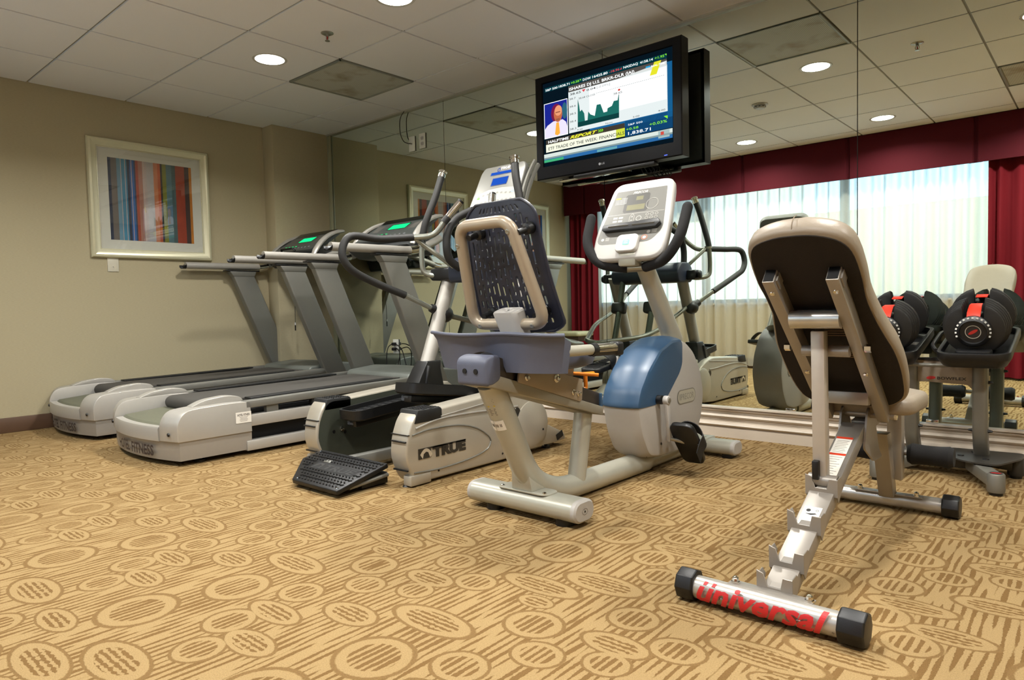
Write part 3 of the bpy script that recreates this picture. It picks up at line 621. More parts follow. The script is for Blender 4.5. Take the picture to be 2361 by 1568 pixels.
q = MB(); q.box((3.22, -.055, 1.86), (.34, .03, .30)); q.box((3.22, -.085, 1.86), (.10, .06, .22)); q.box((3.22, -.09, 1.555), (.62, .03, .016)); q.box((3.22, -.10, 1.60), (.05, .03, .09))
tv2 = obj('wall_bracket', q, M('bracket_black', (14, 14, 15), .4, .5), t, bevel=.003)
q = MB()
for k in range(4): q.tube(spl([(3.40+.02*k, -.07, 1.58), (3.42+.03*k, -.06, 1.52-.004*k), (3.47+.02*k, -.07, 1.515), (3.48+.012*k, -.06, 1.545), (3.44, -.07, 1.57)], 5), .003, 6)
obj('cable_bundle', q, dark_s, t)
obj('cable_tray', MB().box((3.10, -.10, 1.545), (.50, .05, .010)), chrome, t, bevel=.002)

# ================================================================== TREADMILL (built at its place, then copied)
def arc_y(x, y0, depth, half): return y0-depth*(1-(x/half)**2)
def treadmill(xc, label):
    t = thing('treadmill', label, 'treadmill', (xc, -1.25, 0), 'treadmills side by side')
    W = .43
    xr = xc-.02
    # lower skirt
    def ring(z, ins):
        P = [(xr+x, arc_y(x, -2.212+ins, .068, W), z) for x in [(-W+ins)+(2*(W-ins))*k/16 for k in range(17)]]
        return P+[(xr+W-ins, -1.83, z), (xr-W+ins, -1.83, z)]
    obj('rear_skirt', MB().loft([ring(.028, .012), ring(.05, .009), ring(.124, .007)]), M('silver_skirt_shaded', (158, 153, 145), .42, .3, .03), t, ang=40)  # shadow under the cover's overhang is put into this darker silver
    # rear cover: two side lobes and a low lip between them
    lobe = fil2([(-2.216, .124), (-2.220, .215), (-2.18, .275), (-2.10, .283), (-1.95, .288), (-1.835, .285), (-1.83, .124)], [.005, .05, .05, .02, .02, .012, .003])
    for sgn in (-1, 1):
        q = MB(); x0, x1 = (xr+.30, xr+W) if sgn > 0 else (xr-W, xr-.30)
        def bowed(x):
            dy = arc_y(x-xr, 0, .068, W); return [(x, y+dy*max(0, min(1, (-y-1.95)/.2)), z) for y, z in lobe]
        q.loft([bowed(x0+(x1-x0)*k/4) for k in range(5)])
        obj('rear_cover', q, silver, t, bevel=.006, ang=45)
        h = fil2([(-2.13, .280), (-2.05, .312), (-1.93, .323), (-1.86, .312), (-1.835, .285)], .03)
        hx = xr+sgn*.335
        obj('cover_hump', MB().prism(h, 'x', hx-.030, hx+.030), silver, t, bevel=.012, seg=3, ang=50)
        obj('cover_bolt', MB().lathe([(.001, .004), (.008, .003), (.010, -.002)], (xr+sgn*.36, -2.232+.018, .165) if 0 else (xr+sgn*.372, arc_y(sgn*.372, -2.218, .068, W)-.004, .162), -Y, 12), dark, t)
    def lip(z, o_): return [(xr+x, arc_y(x, -2.217+o_, .068, W), z) for x in [-.29+.58*k/12 for k in range(13)]]+[(xr+x, arc_y(x, -2.18+o_, .068, W), z) for x in [.29-.58*k/12 for k in range(13)]]
    obj('rear_lip', MB().loft([lip(.124, 0), lip(.185, -.002), lip(.195, .004)]), silver, t, ang=40)
    def mat_(z, i, yf): return [(xr+x, arc_y(x, -2.188+i, .068, W), z-.018) for x in [-.283+.566*k/12 for k in range(13)]]+[(xr+.283, yf, z), (xr-.283, yf, z)]
    obj('step_pad', MB().loft([mat_(.16, 0, -1.98), mat_(.205, .003, -1.975), mat_(.222, .026, -1.99)]), greypad, t, ang=28)
    # chassis, rails, belt
    ch = MB(); ch.box((xc, -1.10, .14), (.66, 1.5, .18)); obj('chassis', ch, chassis, t)
    for sgn in (-1, 1):
        x = xc+sgn*.385
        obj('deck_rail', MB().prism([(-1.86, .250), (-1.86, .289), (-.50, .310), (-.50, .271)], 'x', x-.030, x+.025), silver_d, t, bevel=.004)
        obj('mid_rail', MB().prism([(-1.86, .151), (-1.86, .213), (-.45, .222), (-.45, .160)], 'x', x-.03, x+.022), silver, t, bevel=.004)
        obj('low_rail', MB().prism([(-1.86, .022), (-1.86, .075), (-.50, .078), (-.50, .022)], 'x', x-.03, x+.024), silver, t, bevel=.004)
        for yy in (-1.70, -1.42, -1.1, -.8): obj('rail_spacer', MB().box((x-.004*sgn, yy, .232), (.03, .07, .045)), silver_d if yy in (-1.70, -1.1) else chassis, t)
        obj('side_strip', MB().prism([(-1.80, .288), (-1.80, .297), (-.82, .311), (-.82, .300)], 'x', xc+sgn*.315-.036, xc+sgn*.315+.036), dark_s, t, bevel=.003)
        q = MB(); q.cyl((x-sgn*.05, -2.08, .0), (x-sgn*.05, -2.08, .012), .028, 14); q.cyl((x-sgn*.05, -2.08, .01), (x-sgn*.05, -2.08, .05), .009, 10); obj('levelling_foot', q, dark, t)
        q = MB(); q.cyl((x-sgn*.05, -.55, .0), (x-sgn*.05, -.55, .012), .028, 14); q.cyl((x-sgn*.05, -.55, .01), (x-sgn*.05, -.55, .05), .009, 10); obj('levelling_foot', q, dark, t)
    bp = [(-1.96+.040*math.cos(a), .248+.040*math.sin(a)) for a in [PI*1.5-PI*k/8 for k in range(9)]]
    bp = [(y, z) for y, z in bp]+[(-.60, .300), (-.60, .26)]
    obj('belt', MB().prism(bp, 'x', xc-.262, xc+.262), belt, t, ang=40)
    obj('roller', MB().cyl((xc-.278, -1.96, .248), (xc+.278, -1.96, .248), .036, 22), dark, t)
    hood = fil2([(-.70, .285), (-.68, .325), (-.45, .345), (-.22, .325), (-.15, .24), (-.14, .05), (-.50, .03), (-.60, .2)], .03)
    obj('motor_hood', MB().prism(hood, 'x', xc-.345, xc+.345), M('hood_grey', (104, 108, 102), .45, .1, .05), t, bevel=.012, seg=3, ang=45)
    # uprights, handrails
    for sgn in (-1, 1):
        x = xc+sgn*.385
        up = MB().prism([(-.915, 1.062), (-.735, 1.062), (-.375, .22), (-.560, .22)], 'x', x-.030, x+.030)
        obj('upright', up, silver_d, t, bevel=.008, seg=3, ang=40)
        obj('upright_collar', MB().prism([(-.945, 1.098), (-.715, 1.098), (-.735, 1.055), (-.915, 1.055)], 'x', x-.033, x+.033), silver_d, t, bevel=.006)
        obj('collar_plate', MB().box((x, -.83, 1.104), (.06, .29, .010)), dark, t, bevel=.003)
        path = fil([(x, -1.285, 1.136), (x, -.66, 1.140), (x, -.56, 1.165), (x-sgn*.035, -.42, 1.215), (x-sgn*.055, -.36, 1.24)], .06)
        hr = obj('handrail', MB().tube(path, .0265, 16), silver, t)
        sl = [Vector((x, -.68, 1.140)), Vector((x, -.645, 1.143)), Vector((x, -.60, 1.154))]
        obj('rail_sleeve', MB().tube(sl, .0285, 16), chrome, hr)
        q = MB(); q.loft([[(x+.0262*math.cos(a)*f, -1.284-.036*math.sin(a)*g_-.012*g_, 1.136+.0262*math.sin(a)*f*-1) for a in [2*PI*k/16 for k in range(16)]] for f, g_ in ((1, 0), (1, .8), (.6, 1.0), (.01, 1.0))])
        obj('rail_tip', q, dark, hr)
    # console
    q = MB(); q.box((xc, -.46, 1.215), (.60, .16, .10), (-.58, 0, 0)); q.prism([(-.66, 1.19), (-.60, 1.215), (-.40, 1.19), (-.42, 1.12), (-.56, 1.13)], 'x', xc-.34, xc+.34)
    obj('console_base', q, M('console_grey', (58, 60, 60), .45), t, bevel=.015, seg=3, ang=45)
    u = X; v = Vector((0, .29, .19)).normalized(); o = Vector((xc, -.475, 1.33)); n_ = u.cross(v)
    face = fil2([(-.325, -.165), (.325, -.165), (.275, .178), (-.275, .178)], .02)
    con = obj('console', MB().slab(o, u, v, face, -.045, 0), M('console_dark', (44, 48, 48), .4), t, bevel=.008, seg=2, ang=40)
    for sgn in (-1, 1):
        P = [o+u*(sgn*(.345-.065*k/8))+v*(-.20+.40*k/8)+n_*(.012-.05*((k-4)/4)**2+.0) for k in range(9)]
        obj('console_side', MB().tube(P, [.012]+[.017]*7+[.012], 10, sx=1.6), silver, con)
    d = DC(o+n_*.0012, u, v)
    d.rect(M('console_black_band', (14, 15, 16), .2), -.268, .105, .268, .165); d.rect(M('console_field', (66, 70, 68), .35), -.30, -.155, .30, .095)
    gl_ = EM('green_display', (20, 232, 120), 1.5)
    d.rect(M('display_rim', (12, 14, 14), .3), -.095, -.012, .115, .072, 2); d.rect(gl_, -.085, -.004, .105, .064, 3)
    for k in range(6):
        for sg in (-1, 1): d.rect(inkg, sg*.20-.045, -.02+k*.016, sg*.20+.03, -.014+k*.016, 3)
    for k in range(4): d.rect(gl_, -.19+k*.05, -.075, -.165+k*.05, -.069, 3)
    d.build('display', con)
    q = MB()
    for k in range(9): p = o+u*(-.20+k*.05)+v*(-.105)+n_*.002; q.lathe([(.010, 0), (.009, .004), (.001, .005)], p, n_, 12)
    obj('button', q, M('grey_button', (110, 112, 112), .4), con); bpy.data.objects[con.children[-1].name]['kind'] = 'stuff'
    q = MB(); p = o+u*(-.02)+v*(-.16); q.tube([p-u*.10+n_*.006, p-u*.085+n_*.03, p+u*.085+n_*.03, p+u*.10+n_*.006], .009, 8); obj('console_grip', q, dark, con)
    # lettering on the bowed skirt, sticker on the cover
    d = DC((xc, 0, 0), X, Z); d.wrap = lambda x, z, k: Vector((xr+x, arc_y(x, -2.212+.0085-(z-.05)*.027, .068, W)-.0012-k, z))
    d.text(ink, 'HOTEL', -.186, .050, -.014, .103, 1, .03); d.text(ink, 'FITNESS', .014, .048, .242, .101, 1, .03); d.build('lettering', t)
    d = DC((xr+W+.0012, -1.876, .206), Y, Z); d.n = X.copy(); d.lay = .0003
    d.rect(paper, -.043, -.029, .043, .029); d.text(ink, 'HOTEL FITNESS', -.034, .008, .034, .020, 2, .02)
    for k in range(4): d.rect(inkg, -.022+.003*(k % 2), .001-k*.007, .024-.004*(k % 2), .003-k*.007, 2)
    d.build('sticker', t)
    d = DC((xc, -1.25, .2925), -Y, X); d.n = Z.copy()
    d.text(M('belt_print', (196, 194, 184), .7), 'TRUE', -.03, -.05, .05, .03, 1, 0, .3); d.build('belt_lettering', t)
    return t
ta = treadmill(1.645, 'nearer silver treadmill, its side rail beside the elliptical')
tb = copy_tree(ta); tb.location = (.468, -1.25, 0); tb['label'] = 'farther silver treadmill standing against the left wall'; _root[tb.name] = Vector(tb.location)
o = obj('safety_cord', MB().tube(spl([(.30, -.46, 1.20), (.305, -.49, 1.05), (.30, -.482, .92), (.303, -.485, .75), (.302, -.487, .64)], 5), .0022, 6), dark_s, tb)
obj('safety_clip', MB().box((.302, -.487, .62), (.010, .006, .045)), dark, o); obj('cord_bead', MB().cyl((.302, -.487, .645), (.302, -.487, .665), .006, 8), white_p, o)

# ================================================================== ELLIPTICAL TRAINER
x0 = 2.893
t = thing('elliptical_trainer', 'silver elliptical trainer with black step plate between treadmill and recumbent bike', 'exercise machine', (x0, -1.25, 0))
side = fil2([(-1.745, .012), (-1.775, .06), (-1.800, .13), (-1.790, .215), (-1.760, .285), (-1.725, .320), (-1.60, .318), (-1.36, .334), (-1.16, .345), (-1.05, .33), (-.93, .28), (-.86, .20), (-.845, .12), (-.88, .05), (-.95, .028), (-1.16, .012)], .03, 3)
for sgn in (-1, 1):
    xi, xo = x0+sgn*.280, x0+sgn*.390; a, b_ = min(xi, xo), max(xi, xo)
    hs = obj('side_housing', MB().prism(side, 'x', a, b_), champ, t, bevel=.010, seg=3, ang=38)
    ins = [(y, z) for y, z in side]; cy0, cz0 = -1.33, .17
    obj('inner_panel', MB().prism([(cy0+(y-cy0)*.975, cz0+(z-cz0)*.94) for y, z in side], 'x', xi-.003 if sgn > 0 else xi-.002, xi+.002 if sgn > 0 else xi+.003), olive, hs, ang=50)
    capp = [(-1.752, .268), (-1.730, .324), (-1.600, .324), (-1.592, .315), (-1.592, .280), (-1.600, .270)]
    obj('rubber_cap', MB().prism(capp, 'x', a-.003, b_+.003), dark_s, hs, bevel=.004)
    q = MB()
    for i in range(6):
        for j in range(5): q.box((a+.014+j*.020+(.01 if i % 2 else 0), -1.715+i*.021, .3245), (.012, .008, .003), (0, 0, .3))
    g_ = obj('tread_bump', q, dark, hs); g_['kind'] = 'stuff'
    for zz, yy in ((.196, -1.797), (.073, -1.789)):
        obj('slot', MB().box((x0+sgn*.335+.004*sgn, yy, zz), (.092, .010, .007)), dark, hs, bevel=.002)
    obj('face_band', MB().box((x0+sgn*.335, -1.785, .224), (.112, .012, .004)), dark, hs)
    # joint curve and wave on the outer side
    xs = xo+sgn*.001
    q = MB(); q.tube(spl([(xs, -1.765, .222), (xs, -1.66, .234), (xs, -1.50, .228), (xs, -1.38, .198), (xs, -1.30, .150), (xs, -1.28, .12)], 6), .0035, 6)
    q.tube(spl([(xs, -1.76, .060), (xs, -1.60, .052), (xs, -1.42, .062), (xs, -1.31, .085), (xs, -1.28, .12)], 6), .0035, 6); obj('wave_groove', q, silver_d, hs)
    q = MB(); q.tube(spl([(xs, -1.745, .248), (xs, -1.6, .272), (xs, -1.4, .272), (xs, -1.2, .262), (xs, -1.08, .262)], 6), .0045, 6)
    q.tube(spl([(xs, -1.60, .282), (xs, -1.42, .296), (xs, -1.22, .312), (xs, -1.08, .322)], 6), .003, 6); obj('crease_line', q, silver, hs)
    obj('crank_cover', MB().lathe([(.001, .016), (.10, .014), (.122, .006), (.126, -.02)], (xo, -.972, .155), X*sgn, 32), champ, hs)
    obj('cover_screw', MB().cyl((xo+sgn*.004, -.90, .120), (xo+sgn*.016, -.90, .120), .006, 8), dark, hs)
    obj('round_badge', MB().lathe([(.001, .003), (.022, .003), (.024, 0)], (xo, -1.085, .232), X*sgn, 20), M('badge_dark', (52, 50, 46), .3, .4), hs)
    toe = fil2([(-.90, .165), (-.84, .135), (-.70, .072), (-.685, .035), (-.80, .030), (-.93, .034)], .01)
    tw = obj('front_toe', MB().prism(toe, 'x', a+.004, b_-.004), champ, hs, bevel=.008, ang=40)
    obj('toe_slot', MB().box((xo-sgn*.0035, -.738, .062), (.006, .055, .032), (.35, 0, 0)), dark, tw)
    d = DC((xo+sgn*.0015, 0, 0), Y*sgn, Z); d.n = X*sgn; d.lay = .0004
    def P_(y, z): return (y*sgn, z)
    e0, e1 = sorted((-1.735*sgn, -1.450*sgn)); dk = M('logo_recess', (42, 36, 26), .6); lt = M('logo_bright', (214, 204, 184), .35, .4)
    d.rect(dk, e0, .112, e0+.072, .158); w_ = e1-e0
    arch_ = [(e0+.010+.070*k/8, .1125+.043*math.sin(PI*min(1, .12+.80*k/8))**.8) for k in range(9)]; d.poly(lt, arch_+[(e0+.066, .1125), (e0+.056, .137), (e0+.044, .141), (e0+.030, .133), (e0+.024, .1125)], 2)
    d.rect(dk, e0+.072, .151, e1, .158); d.text(dk, 'TRUE', e0+.082, .112, e1, .156, 1, .07); d.build('logo', hs)
    for yy in (-1.62, -1.20): obj('side_screw', MB().cyl((xo-.002*sgn, yy, .045), (xo+.002*sgn, yy, .045), .005, 8), dark, hs)
    obj('corner_guard', MB().box((xo-.02*sgn, -1.725, .028), (.052, .115, .045)), champ, hs, bevel=.006)
    q = MB(); q.cyl((xo-sgn*.04, -1.765, 0), (xo-sgn*.04, -1.765, .010), .022, 14, .014); q.cyl((xo-sgn*.04, -1.765, .008), (xo-sgn*.04, -1.765, .03), .009, 8); obj('levelling_foot', q, dark, hs)
    q = MB(); q.cyl((xo-sgn*.05, -.80, 0), (xo-sgn*.05, -.80, .010), .022, 14); q.cyl((xo-sgn*.05, -.80, .008), (xo-sgn*.05, -.80, .04), .009, 8); obj('levelling_foot', q, dark, hs)
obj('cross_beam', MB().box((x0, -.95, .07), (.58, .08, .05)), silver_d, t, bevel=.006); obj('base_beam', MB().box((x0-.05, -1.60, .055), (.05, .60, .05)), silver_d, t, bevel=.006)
# bolts on inner face of the far housing
q = MB(); q.lathe([(.001, .010), (.011, .008), (.012, 0)], (x0-.277, -1.655, .168), X, 10); obj('bolt', q, chrome, t)
for yy, zz in ((-1.70, .160), (-1.635, .150)): obj('bolt_hole', MB().cyl((x0-.279, yy, zz), (x0-.276, yy, zz), .009, 10), dark, t)
# step plate
sp_o = Vector((3.0, -1.93, .068)); vv = Vector((0, .28, .062)).normalized()
stp = obj('step_plate', MB().slab(sp_o, X, vv, [(-.155, -.148), (.175, -.148), (.163, .13), (-.335, .13), (-.335, .02)], -.022, 0), dark, t, bevel=.006, seg=3)
q = MB()
for i in range(12):
    for j in range(22):
        xx = -.31+j*.0225+(.011 if i % 2 else 0); yy = -.125+i*.021
        if xx < -.14-(yy+.12)*1.25 or xx > .155 or (-.22 < xx < .12 and -.035 < yy < .03): continue
        q.box(sp_o+X*xx+vv*yy+Z*.0015, (.016, .006, .004), (0, 0, .6 if i % 2 else -.6))
g_ = obj('tread_bump', q, dark, stp); g_['kind'] = 'stuff'
d = DC(sp_o, X, vv); rc = M('black_recess', (9, 9, 9), .7); d.rect(rc, -.195, -.032, .115, .024, 2); em = M('embossed_black', (52, 52, 52), .35)
d.poly(em, [(-.188, -.030), (-.180, 0), (-.160, .016), (-.135, .014), (-.125, -.030), (-.135, -.030), (-.142, .002), (-.158, .004), (-.170, -.010), (-.176, -.030)], 4); d.text(em, 'TRUE', -.115, -.024, .10, .016, 4, .03); d.build('logo', stp)
q = MB()
for xx, yy in ((-.135, -.13), (.155, -.13), (.145, .11), (-.315, .11)): q.lathe([(.006, 0), (.005, .003), (.001, .004)], sp_o+X*xx+vv*yy, Z, 10)
obj('plate_screw', q, chrome, stp); stp.children[-1]['kind'] = 'stuff'
obj('step_leg', MB().box((3.12, -1.86, .03), (.05, .14, .05)), dark, t, bevel=.006)
obj('step_bar', MB().cyl((3.155, -2.00, .028), (3.155, -1.80, .045), .009, 10), silver_d, t)
# pedals
for nm, xc_, ya, yb, za, zb in (('near', 3.035, -1.60, -1.06, .392, .318), ('far', 2.74, -1.71, -1.15, .252, .300)):
    pd = MB(); out_ = fil2([(-.085, 0), (.085, 0), (.085, .35), (.06, .52), (-.06, .52), (-.085, .35)], .05, 5)
    o = Vector((xc_, ya, za)); v = Vector((0, yb-ya, zb-za)).normalized(); L_ = (Vector((0, yb-ya, zb-za)).length)/.52
    out_ = [(a, b_*L_) for a, b_ in out_]; inn = [(a*.9, (b_-.26)*.96+.26) for a, b_ in out_]
    nn = X.cross(v)
    pd.loft([[o+X*a+v*b_+nn*h for a, b_ in r] for r, h in ((inn, -.028), (out_, -.02), (out_, .024), (inn, .024), (inn, .002))])
    p_ = obj('pedal', pd, dark, t, ang=40)
    q = MB()
    for i in range(9):
        for j in range(4): q.box(o+X*(-.05+j*.033)+v*(.08+i*.045)+nn*.004, (.022, .006, .004), (0, 0, .5))
    g_ = obj('tread_bump', q, dark_s, p_); g_['kind'] = 'stuff'
    q = MB(); q.box(o+v*.20-nn*.048, (.055, .34, .035), (math.atan2(zb-za, yb-ya), 0, 0)); obj('pedal_arm', q, dark, t, bevel=.006)
    ob2 = MB().box(o+v*.06-nn*.045+X*-.02, (.05, .06, .026)); obj('arm_end', ob2, M('arm_end_grey', (86, 92, 100), .4), t, bevel=.004)
    q = MB(); e_ = o+v*.50-nn*.04; q.tube(fil([e_, e_+Vector((0, .12, .0)), Vector((xc_, -.66, .36)), Vector((xc_, -.60, .42))], .08), .020, 12); obj('pedal_link', q, M('green_grey_tube', (110, 120, 108), .35, .3), t)
# posts, boots, bridge
for sgn in (-1, 1):
    px = x0+sgn*.285
    obj('post', MB().tube([(px, -1.105, .36), (px, -.862, .96)], .040, 20), silver, t)
    bt = MB(); bt.loft([[(px+sx*w, yy+sy*h_, z) for sx, sy in ((1, 1), (-1, 1), (-1, -1), (1, -1))] for w, h_, yy, z in ((.058, .105, -1.10, .312), (.050, .065, -1.075, .42), (.046, .052, -1.055, .465))])
    bt.tube([(px+.052, -1.13, .33), (px+.046, -1.10, .44)], .014, 8); obj('post_boot', bt, dark, t, bevel=.010, seg=3, ang=45)
    obj('post_shoulder', MB().prism([(-1.22, .30), (-1.19, .335), (-.96, .34), (-.90, .30)], 'x', px-.055, px+.055), champ, t, bevel=.01)
obj('bridge', MB().prism(fil2([(-.95, .90), (-.955, 1.0), (-.90, 1.045), (-.78, 1.04), (-.72, .98), (-.74, .90)], .03), 'x', x0-.22, x0+.33), navy, t, bevel=.012, seg=3, ang=45)
for sgn, px in ((-1, 2.60), (1, 3.20)):
    q = MB(); q.box((px-sgn*.0, -.90, .952), (.17, .085, .07)); q.cyl((px+sgn*.09, -.90, .952), (px+sgn*.115, -.905, .952), .030, 14); obj('arm_clamp', q, dark, t, bevel=.012, seg=3, ang=45)
obj('console_neck', MB().tube([(x0, -.86, 1.0), (x0, -.72, 1.22), (x0, -.70, 1.36)], [.05, .042, .05], 14), dark, t)
# swing arms
gtube = M('arm_tube_steel', (150, 152, 142), .25, .6)
for side_, pth, ft in (('near', [(3.231, -.998, 1.475), (3.252, -1.015, 1.40), (3.284, -1.024, 1.28), (3.312, -1.03, 1.155), (3.310, -1.05, 1.0), (3.30, -1.03, .945), (3.25, -.95, .93), (3.20, -.91, .945)], 3),
                       ('far', [(2.530, -.845, 1.525), (2.525, -.895, 1.40), (2.505, -.957, 1.25), (2.49, -.975, 1.13), (2.485, -.975, 1.02), (2.495, -.965, .965), (2.54, -.93, .945), (2.59, -.91, .950)], 3)):
    full = spl(pth, 7); k = 7*ft
    sa = obj('swing_arm', MB().tube(full[k-1:], .0155, 12), gtube, t)
    obj('foam_grip', MB().tube(full[:k+1], .0205, 14), gfoam, sa)
    a, b_ = full[0], full[1]; dr = (a-b_).normalized()
    obj('chrome_cap', MB().lathe([(.022, -.004), (.022, .016), (.018, .018), (.018, .022), (.025, .025), (.026, .034), (.018, .042), (.001, .045)], a, dr, 20), chrome, sa)
    obj('collar', MB().cyl(full[k], full[k]+(full[k+1]-full[k]).normalized()*.014, .0215, 14), steel, sa)
for sgn in (-1, 1):
    xx = x0+sgn*.135
    obj('lower_arm', MB().tube([(xx, -.76, .93), (xx, -.70, .70), (xx, -.585, .36)], .022, 14), M('green_grey_tube', (110, 120, 108)), t)
    obj('arm_knuckle', MB().box((xx-.01, -.715, .725), (.11, .07, .085), (.2, 0, 0)), dark, t, bevel=.02, seg=3, ang=50)
# fixed side rails with foam, grips and braces (the machine stands a little askew, so each side has its own line)
RAILS = [(-1, (2.604, -.925, .722), [(2.54, -1.156, .833), (2.50, -1.354, .912), (2.49, -1.483, .978), (2.48, -1.519, 1.06), (2.48, -1.463, 1.145), (2.52, -1.305, 1.138), (2.60, -1.135, 1.150)], [(2.70, -1.077, 1.160), (2.76, -1.037, 1.237), (2.81, -.976, 1.331)], (2.72, -.93, .975)),
         (1, (3.20, -.97, .718), [(3.30, -1.119, .832), (3.38, -1.366, .957), (3.40, -1.424, 1.00), (3.40, -1.450, 1.07), (3.38, -1.417, 1.141), (3.32, -1.275, 1.145), (3.24, -1.124, 1.147)], [(3.17, -1.110, 1.155), (3.10, -1.039, 1.239), (3.06, -.983, 1.335)], (3.14, -.93, .975))]
for sgn, kn, lo, up_, bl_ in RAILS:
    kn = Vector(kn); q = MB(); q.ball(kn, (.052, .058, .050), 14, 8); q.tube([kn, kn+(Vector(lo[0])-kn)*.35], [.036, .024], 12); obj('rail_knuckle', q, dark, t)
    sr = obj('side_rail', MB().tube([kn, lo[0]], .0145, 12), gtube, t)
    obj('foam_grip', MB().tube(spl(lo, 6), .0205, 14), gfoam, sr)
    uu_ = spl([lo[-1]]+up_, 6); obj('upper_tube', MB().tube(uu_, .0165, 12), gtube, sr)
    pb = Vector(up_[-1]); pa = Vector(up_[-2]); dr = (pb-pa).normalized(); pa = pa+dr*.02
    obj('grip_sleeve', MB().tube([pa-dr*.04, pa], .0205, 14), gfoam, sr); obj('pulse_grip', MB().tube([pa, pb], .0195, 14), chrome, sr); obj('grip_end', MB().tube([pb, pb+dr*.012], .0185, 14), dark, sr)
    obj('brace', MB().tube([lo[-1], bl_], .0135, 12), gtube, sr)
    gx_ = x0+.04+sgn*.185
    obj('inner_grip', MB().tube(spl([(gx_+sgn*-.03, -.86, 1.30), (gx_, -.94, 1.255), (gx_, -1.005, 1.19), (gx_, -1.026, 1.11), (gx_, -1.005, 1.023), (gx_-sgn*.02, -.93, .97)], 6), .022, 14), gfoam, t)
fr_ = fil([(2.604, -.92, .72), (x0-.20, -.48, .615), (x0+.0, -.075, .52), (x0+.08, -.075, .505), (x0+.26, -.46, .535), (x0+.29, -.93, .72)], [0, .12, .08, .08, .14, 0], 7)
obj('front_rail', MB().tube(fr_, .0155, 12), gtube, t)
# console
o = Vector((x0+.005, -.76, 1.44)); v = Vector((0, .12, .236)).normalized(); n_ = X.cross(v)
cf = fil2([(-.175, -.135), (.178, -.135), (.172, .10), (.150, .138), (-.150, .138), (-.168, .10)], .02)
con = obj('console', MB().slab(o, X, v, cf, -.030, 0), M('console_silver', (112, 111, 105), .4, .2, .02), t, bevel=.008, seg=3, ang=40)
obj('console_back', MB().slab(o-n_*.03, X, v, [(a*.96, b_*.96) for a, b_ in cf], -.045, 0), dark, t, bevel=.02, seg=3, ang=45)
for k_, m_ in ((-.018, silver_d), (-.052, silver_d)):
    obj('console_side', MB().tube([o+X*.192+v*b_+n_*(k_-.02*(b_/.16)**2) for b_ in [-.15+.30*k/8 for k in range(9)]], .010, 8, sx=1.3), m_, con)
d = DC(o+n_*.001, X, v); bl = EM('blue_display', (34, 84, 190), .9)
d.rect(M('logo_blue_dark', (60, 78, 120), .3), -.085, .070, .086, .092); d.rect(bl, -.080, .073, .082, .089, 2)
d.rect(M('display_rim2', (40, 60, 110), .3), -.056, -.003, .066, .050); d.rect(bl, -.051, .001, .062, .046, 2)
wb = M('console_white', (160, 159, 152), .35); d.poly(wb, [(-.165, -.126), (.165, -.126), (.168, -.045), (.12, -.030), (.04, -.022), (-.06, -.026), (-.12, -.045), (-.163, -.085)], 1)
d.text(M('logo_white', (240, 240, 236), .4), 'TRUE', -.018, .104, .055, .120, 2, .03, .2); d.ring(bl, -.030, .105, .010, .012, .003, 2)
for k in range(8): d.ell(M('key_grey', (126, 126, 120), .4), -.12+k*.034, -.052-.004*abs(k-3.5), .009, .006, 3, 12)
for k in range(10): d.ell(M('key_grey', (126, 126, 120), .4), -.145+k*.031, -.108, .010, .006, 3, 12)
d.ell(M('key_green', (90, 190, 50), .4), -.118, -.078, .012, .007, 4, 16); d.ring(M('key_blue', (130, 160, 200), .4), .135, -.060, .014, .008, .003, 4)
d.build('display', con)
obj('book_ledge', MB().box(o-v*.145+n_*.012, (.30, .03, .014), (.47, 0, 0)), dark, con, bevel=.004)

# ================================================================== RECUMBENT BIKE
bc = 3.915
t = thing('recumbent_bike', 'grey recumbent exercise bike with slotted seat back and blue shroud, in the middle', 'exercise bike', (bc, -1.15, 0))
bk = M('bike_grey_paint', (176, 174, 160), .32, .3, .03); bkp = M('bike_grey_plastic', (172, 168, 162), .42, 0, .03); tanp = M('bike_tan_paint', (158, 144, 124), .35, .25, .03)
# rear bar
barp = rr(.118, .076, .037, 6, -1.760, .056)
rb = obj('rear_bar', MB().prism(barp, 'x', 3.672, 4.143), bk, t, ang=40)
for xx, sg in ((3.672, -1), (4.143, 1)):
    ec = obj('end_cap', MB().loft([[(xx, *p) for p in rr(.119, .077, .038, 6, -1.760, .056)], [(xx+sg*.014, *p) for p in rr(.117, .075, .037, 6, -1.760, .056)], [(xx+sg*.020, *p) for p in rr(.104, .062, .031, 6, -1.760, .056)]]), bkp, rb, ang=35)
    d = DC((xx+sg*.0205, -1.760, .056), Y*sg, Z); d.n = X*sg; d.ring(inkg, 0, 0, .016, .011, .0015, 1); d.ell(dark, 0, 0, .004, .004, 1, 10); d.build('cap_recess', ec)
for xx in (3.76, 4.085): obj('rubber_foot', MB().cyl((xx, -1.77, 0), (xx, -1.77, .025), .034, 14), dark, rb)
q = MB().prism(rr(.235, .085, .03, 5, bc, -1.765), 'z', .0935, .0985); pl8 = obj('mount_plate', q, bk, t, bevel=.0015)
for xx in (bc-.098, bc+.098): obj('bolt', MB().lathe([(.009, 0), (.009, .003), (.005, .006), (.001, .007)], (xx, -1.79, .0985), Z, 12), chrome, pl8)
gs = MB(); gs.loft([[(bc-.045, -1.80, .098), (bc+.050, -1.80, .098), (bc+.050, -1.73, .098), (bc-.045, -1.73, .098)], [(bc-.040, -1.806, .165), (bc+.040, -1.806, .165), (bc+.040, -1.76, .165), (bc-.040, -1.76, .165)]])
obj('gusset', gs, bk, t, bevel=.003)
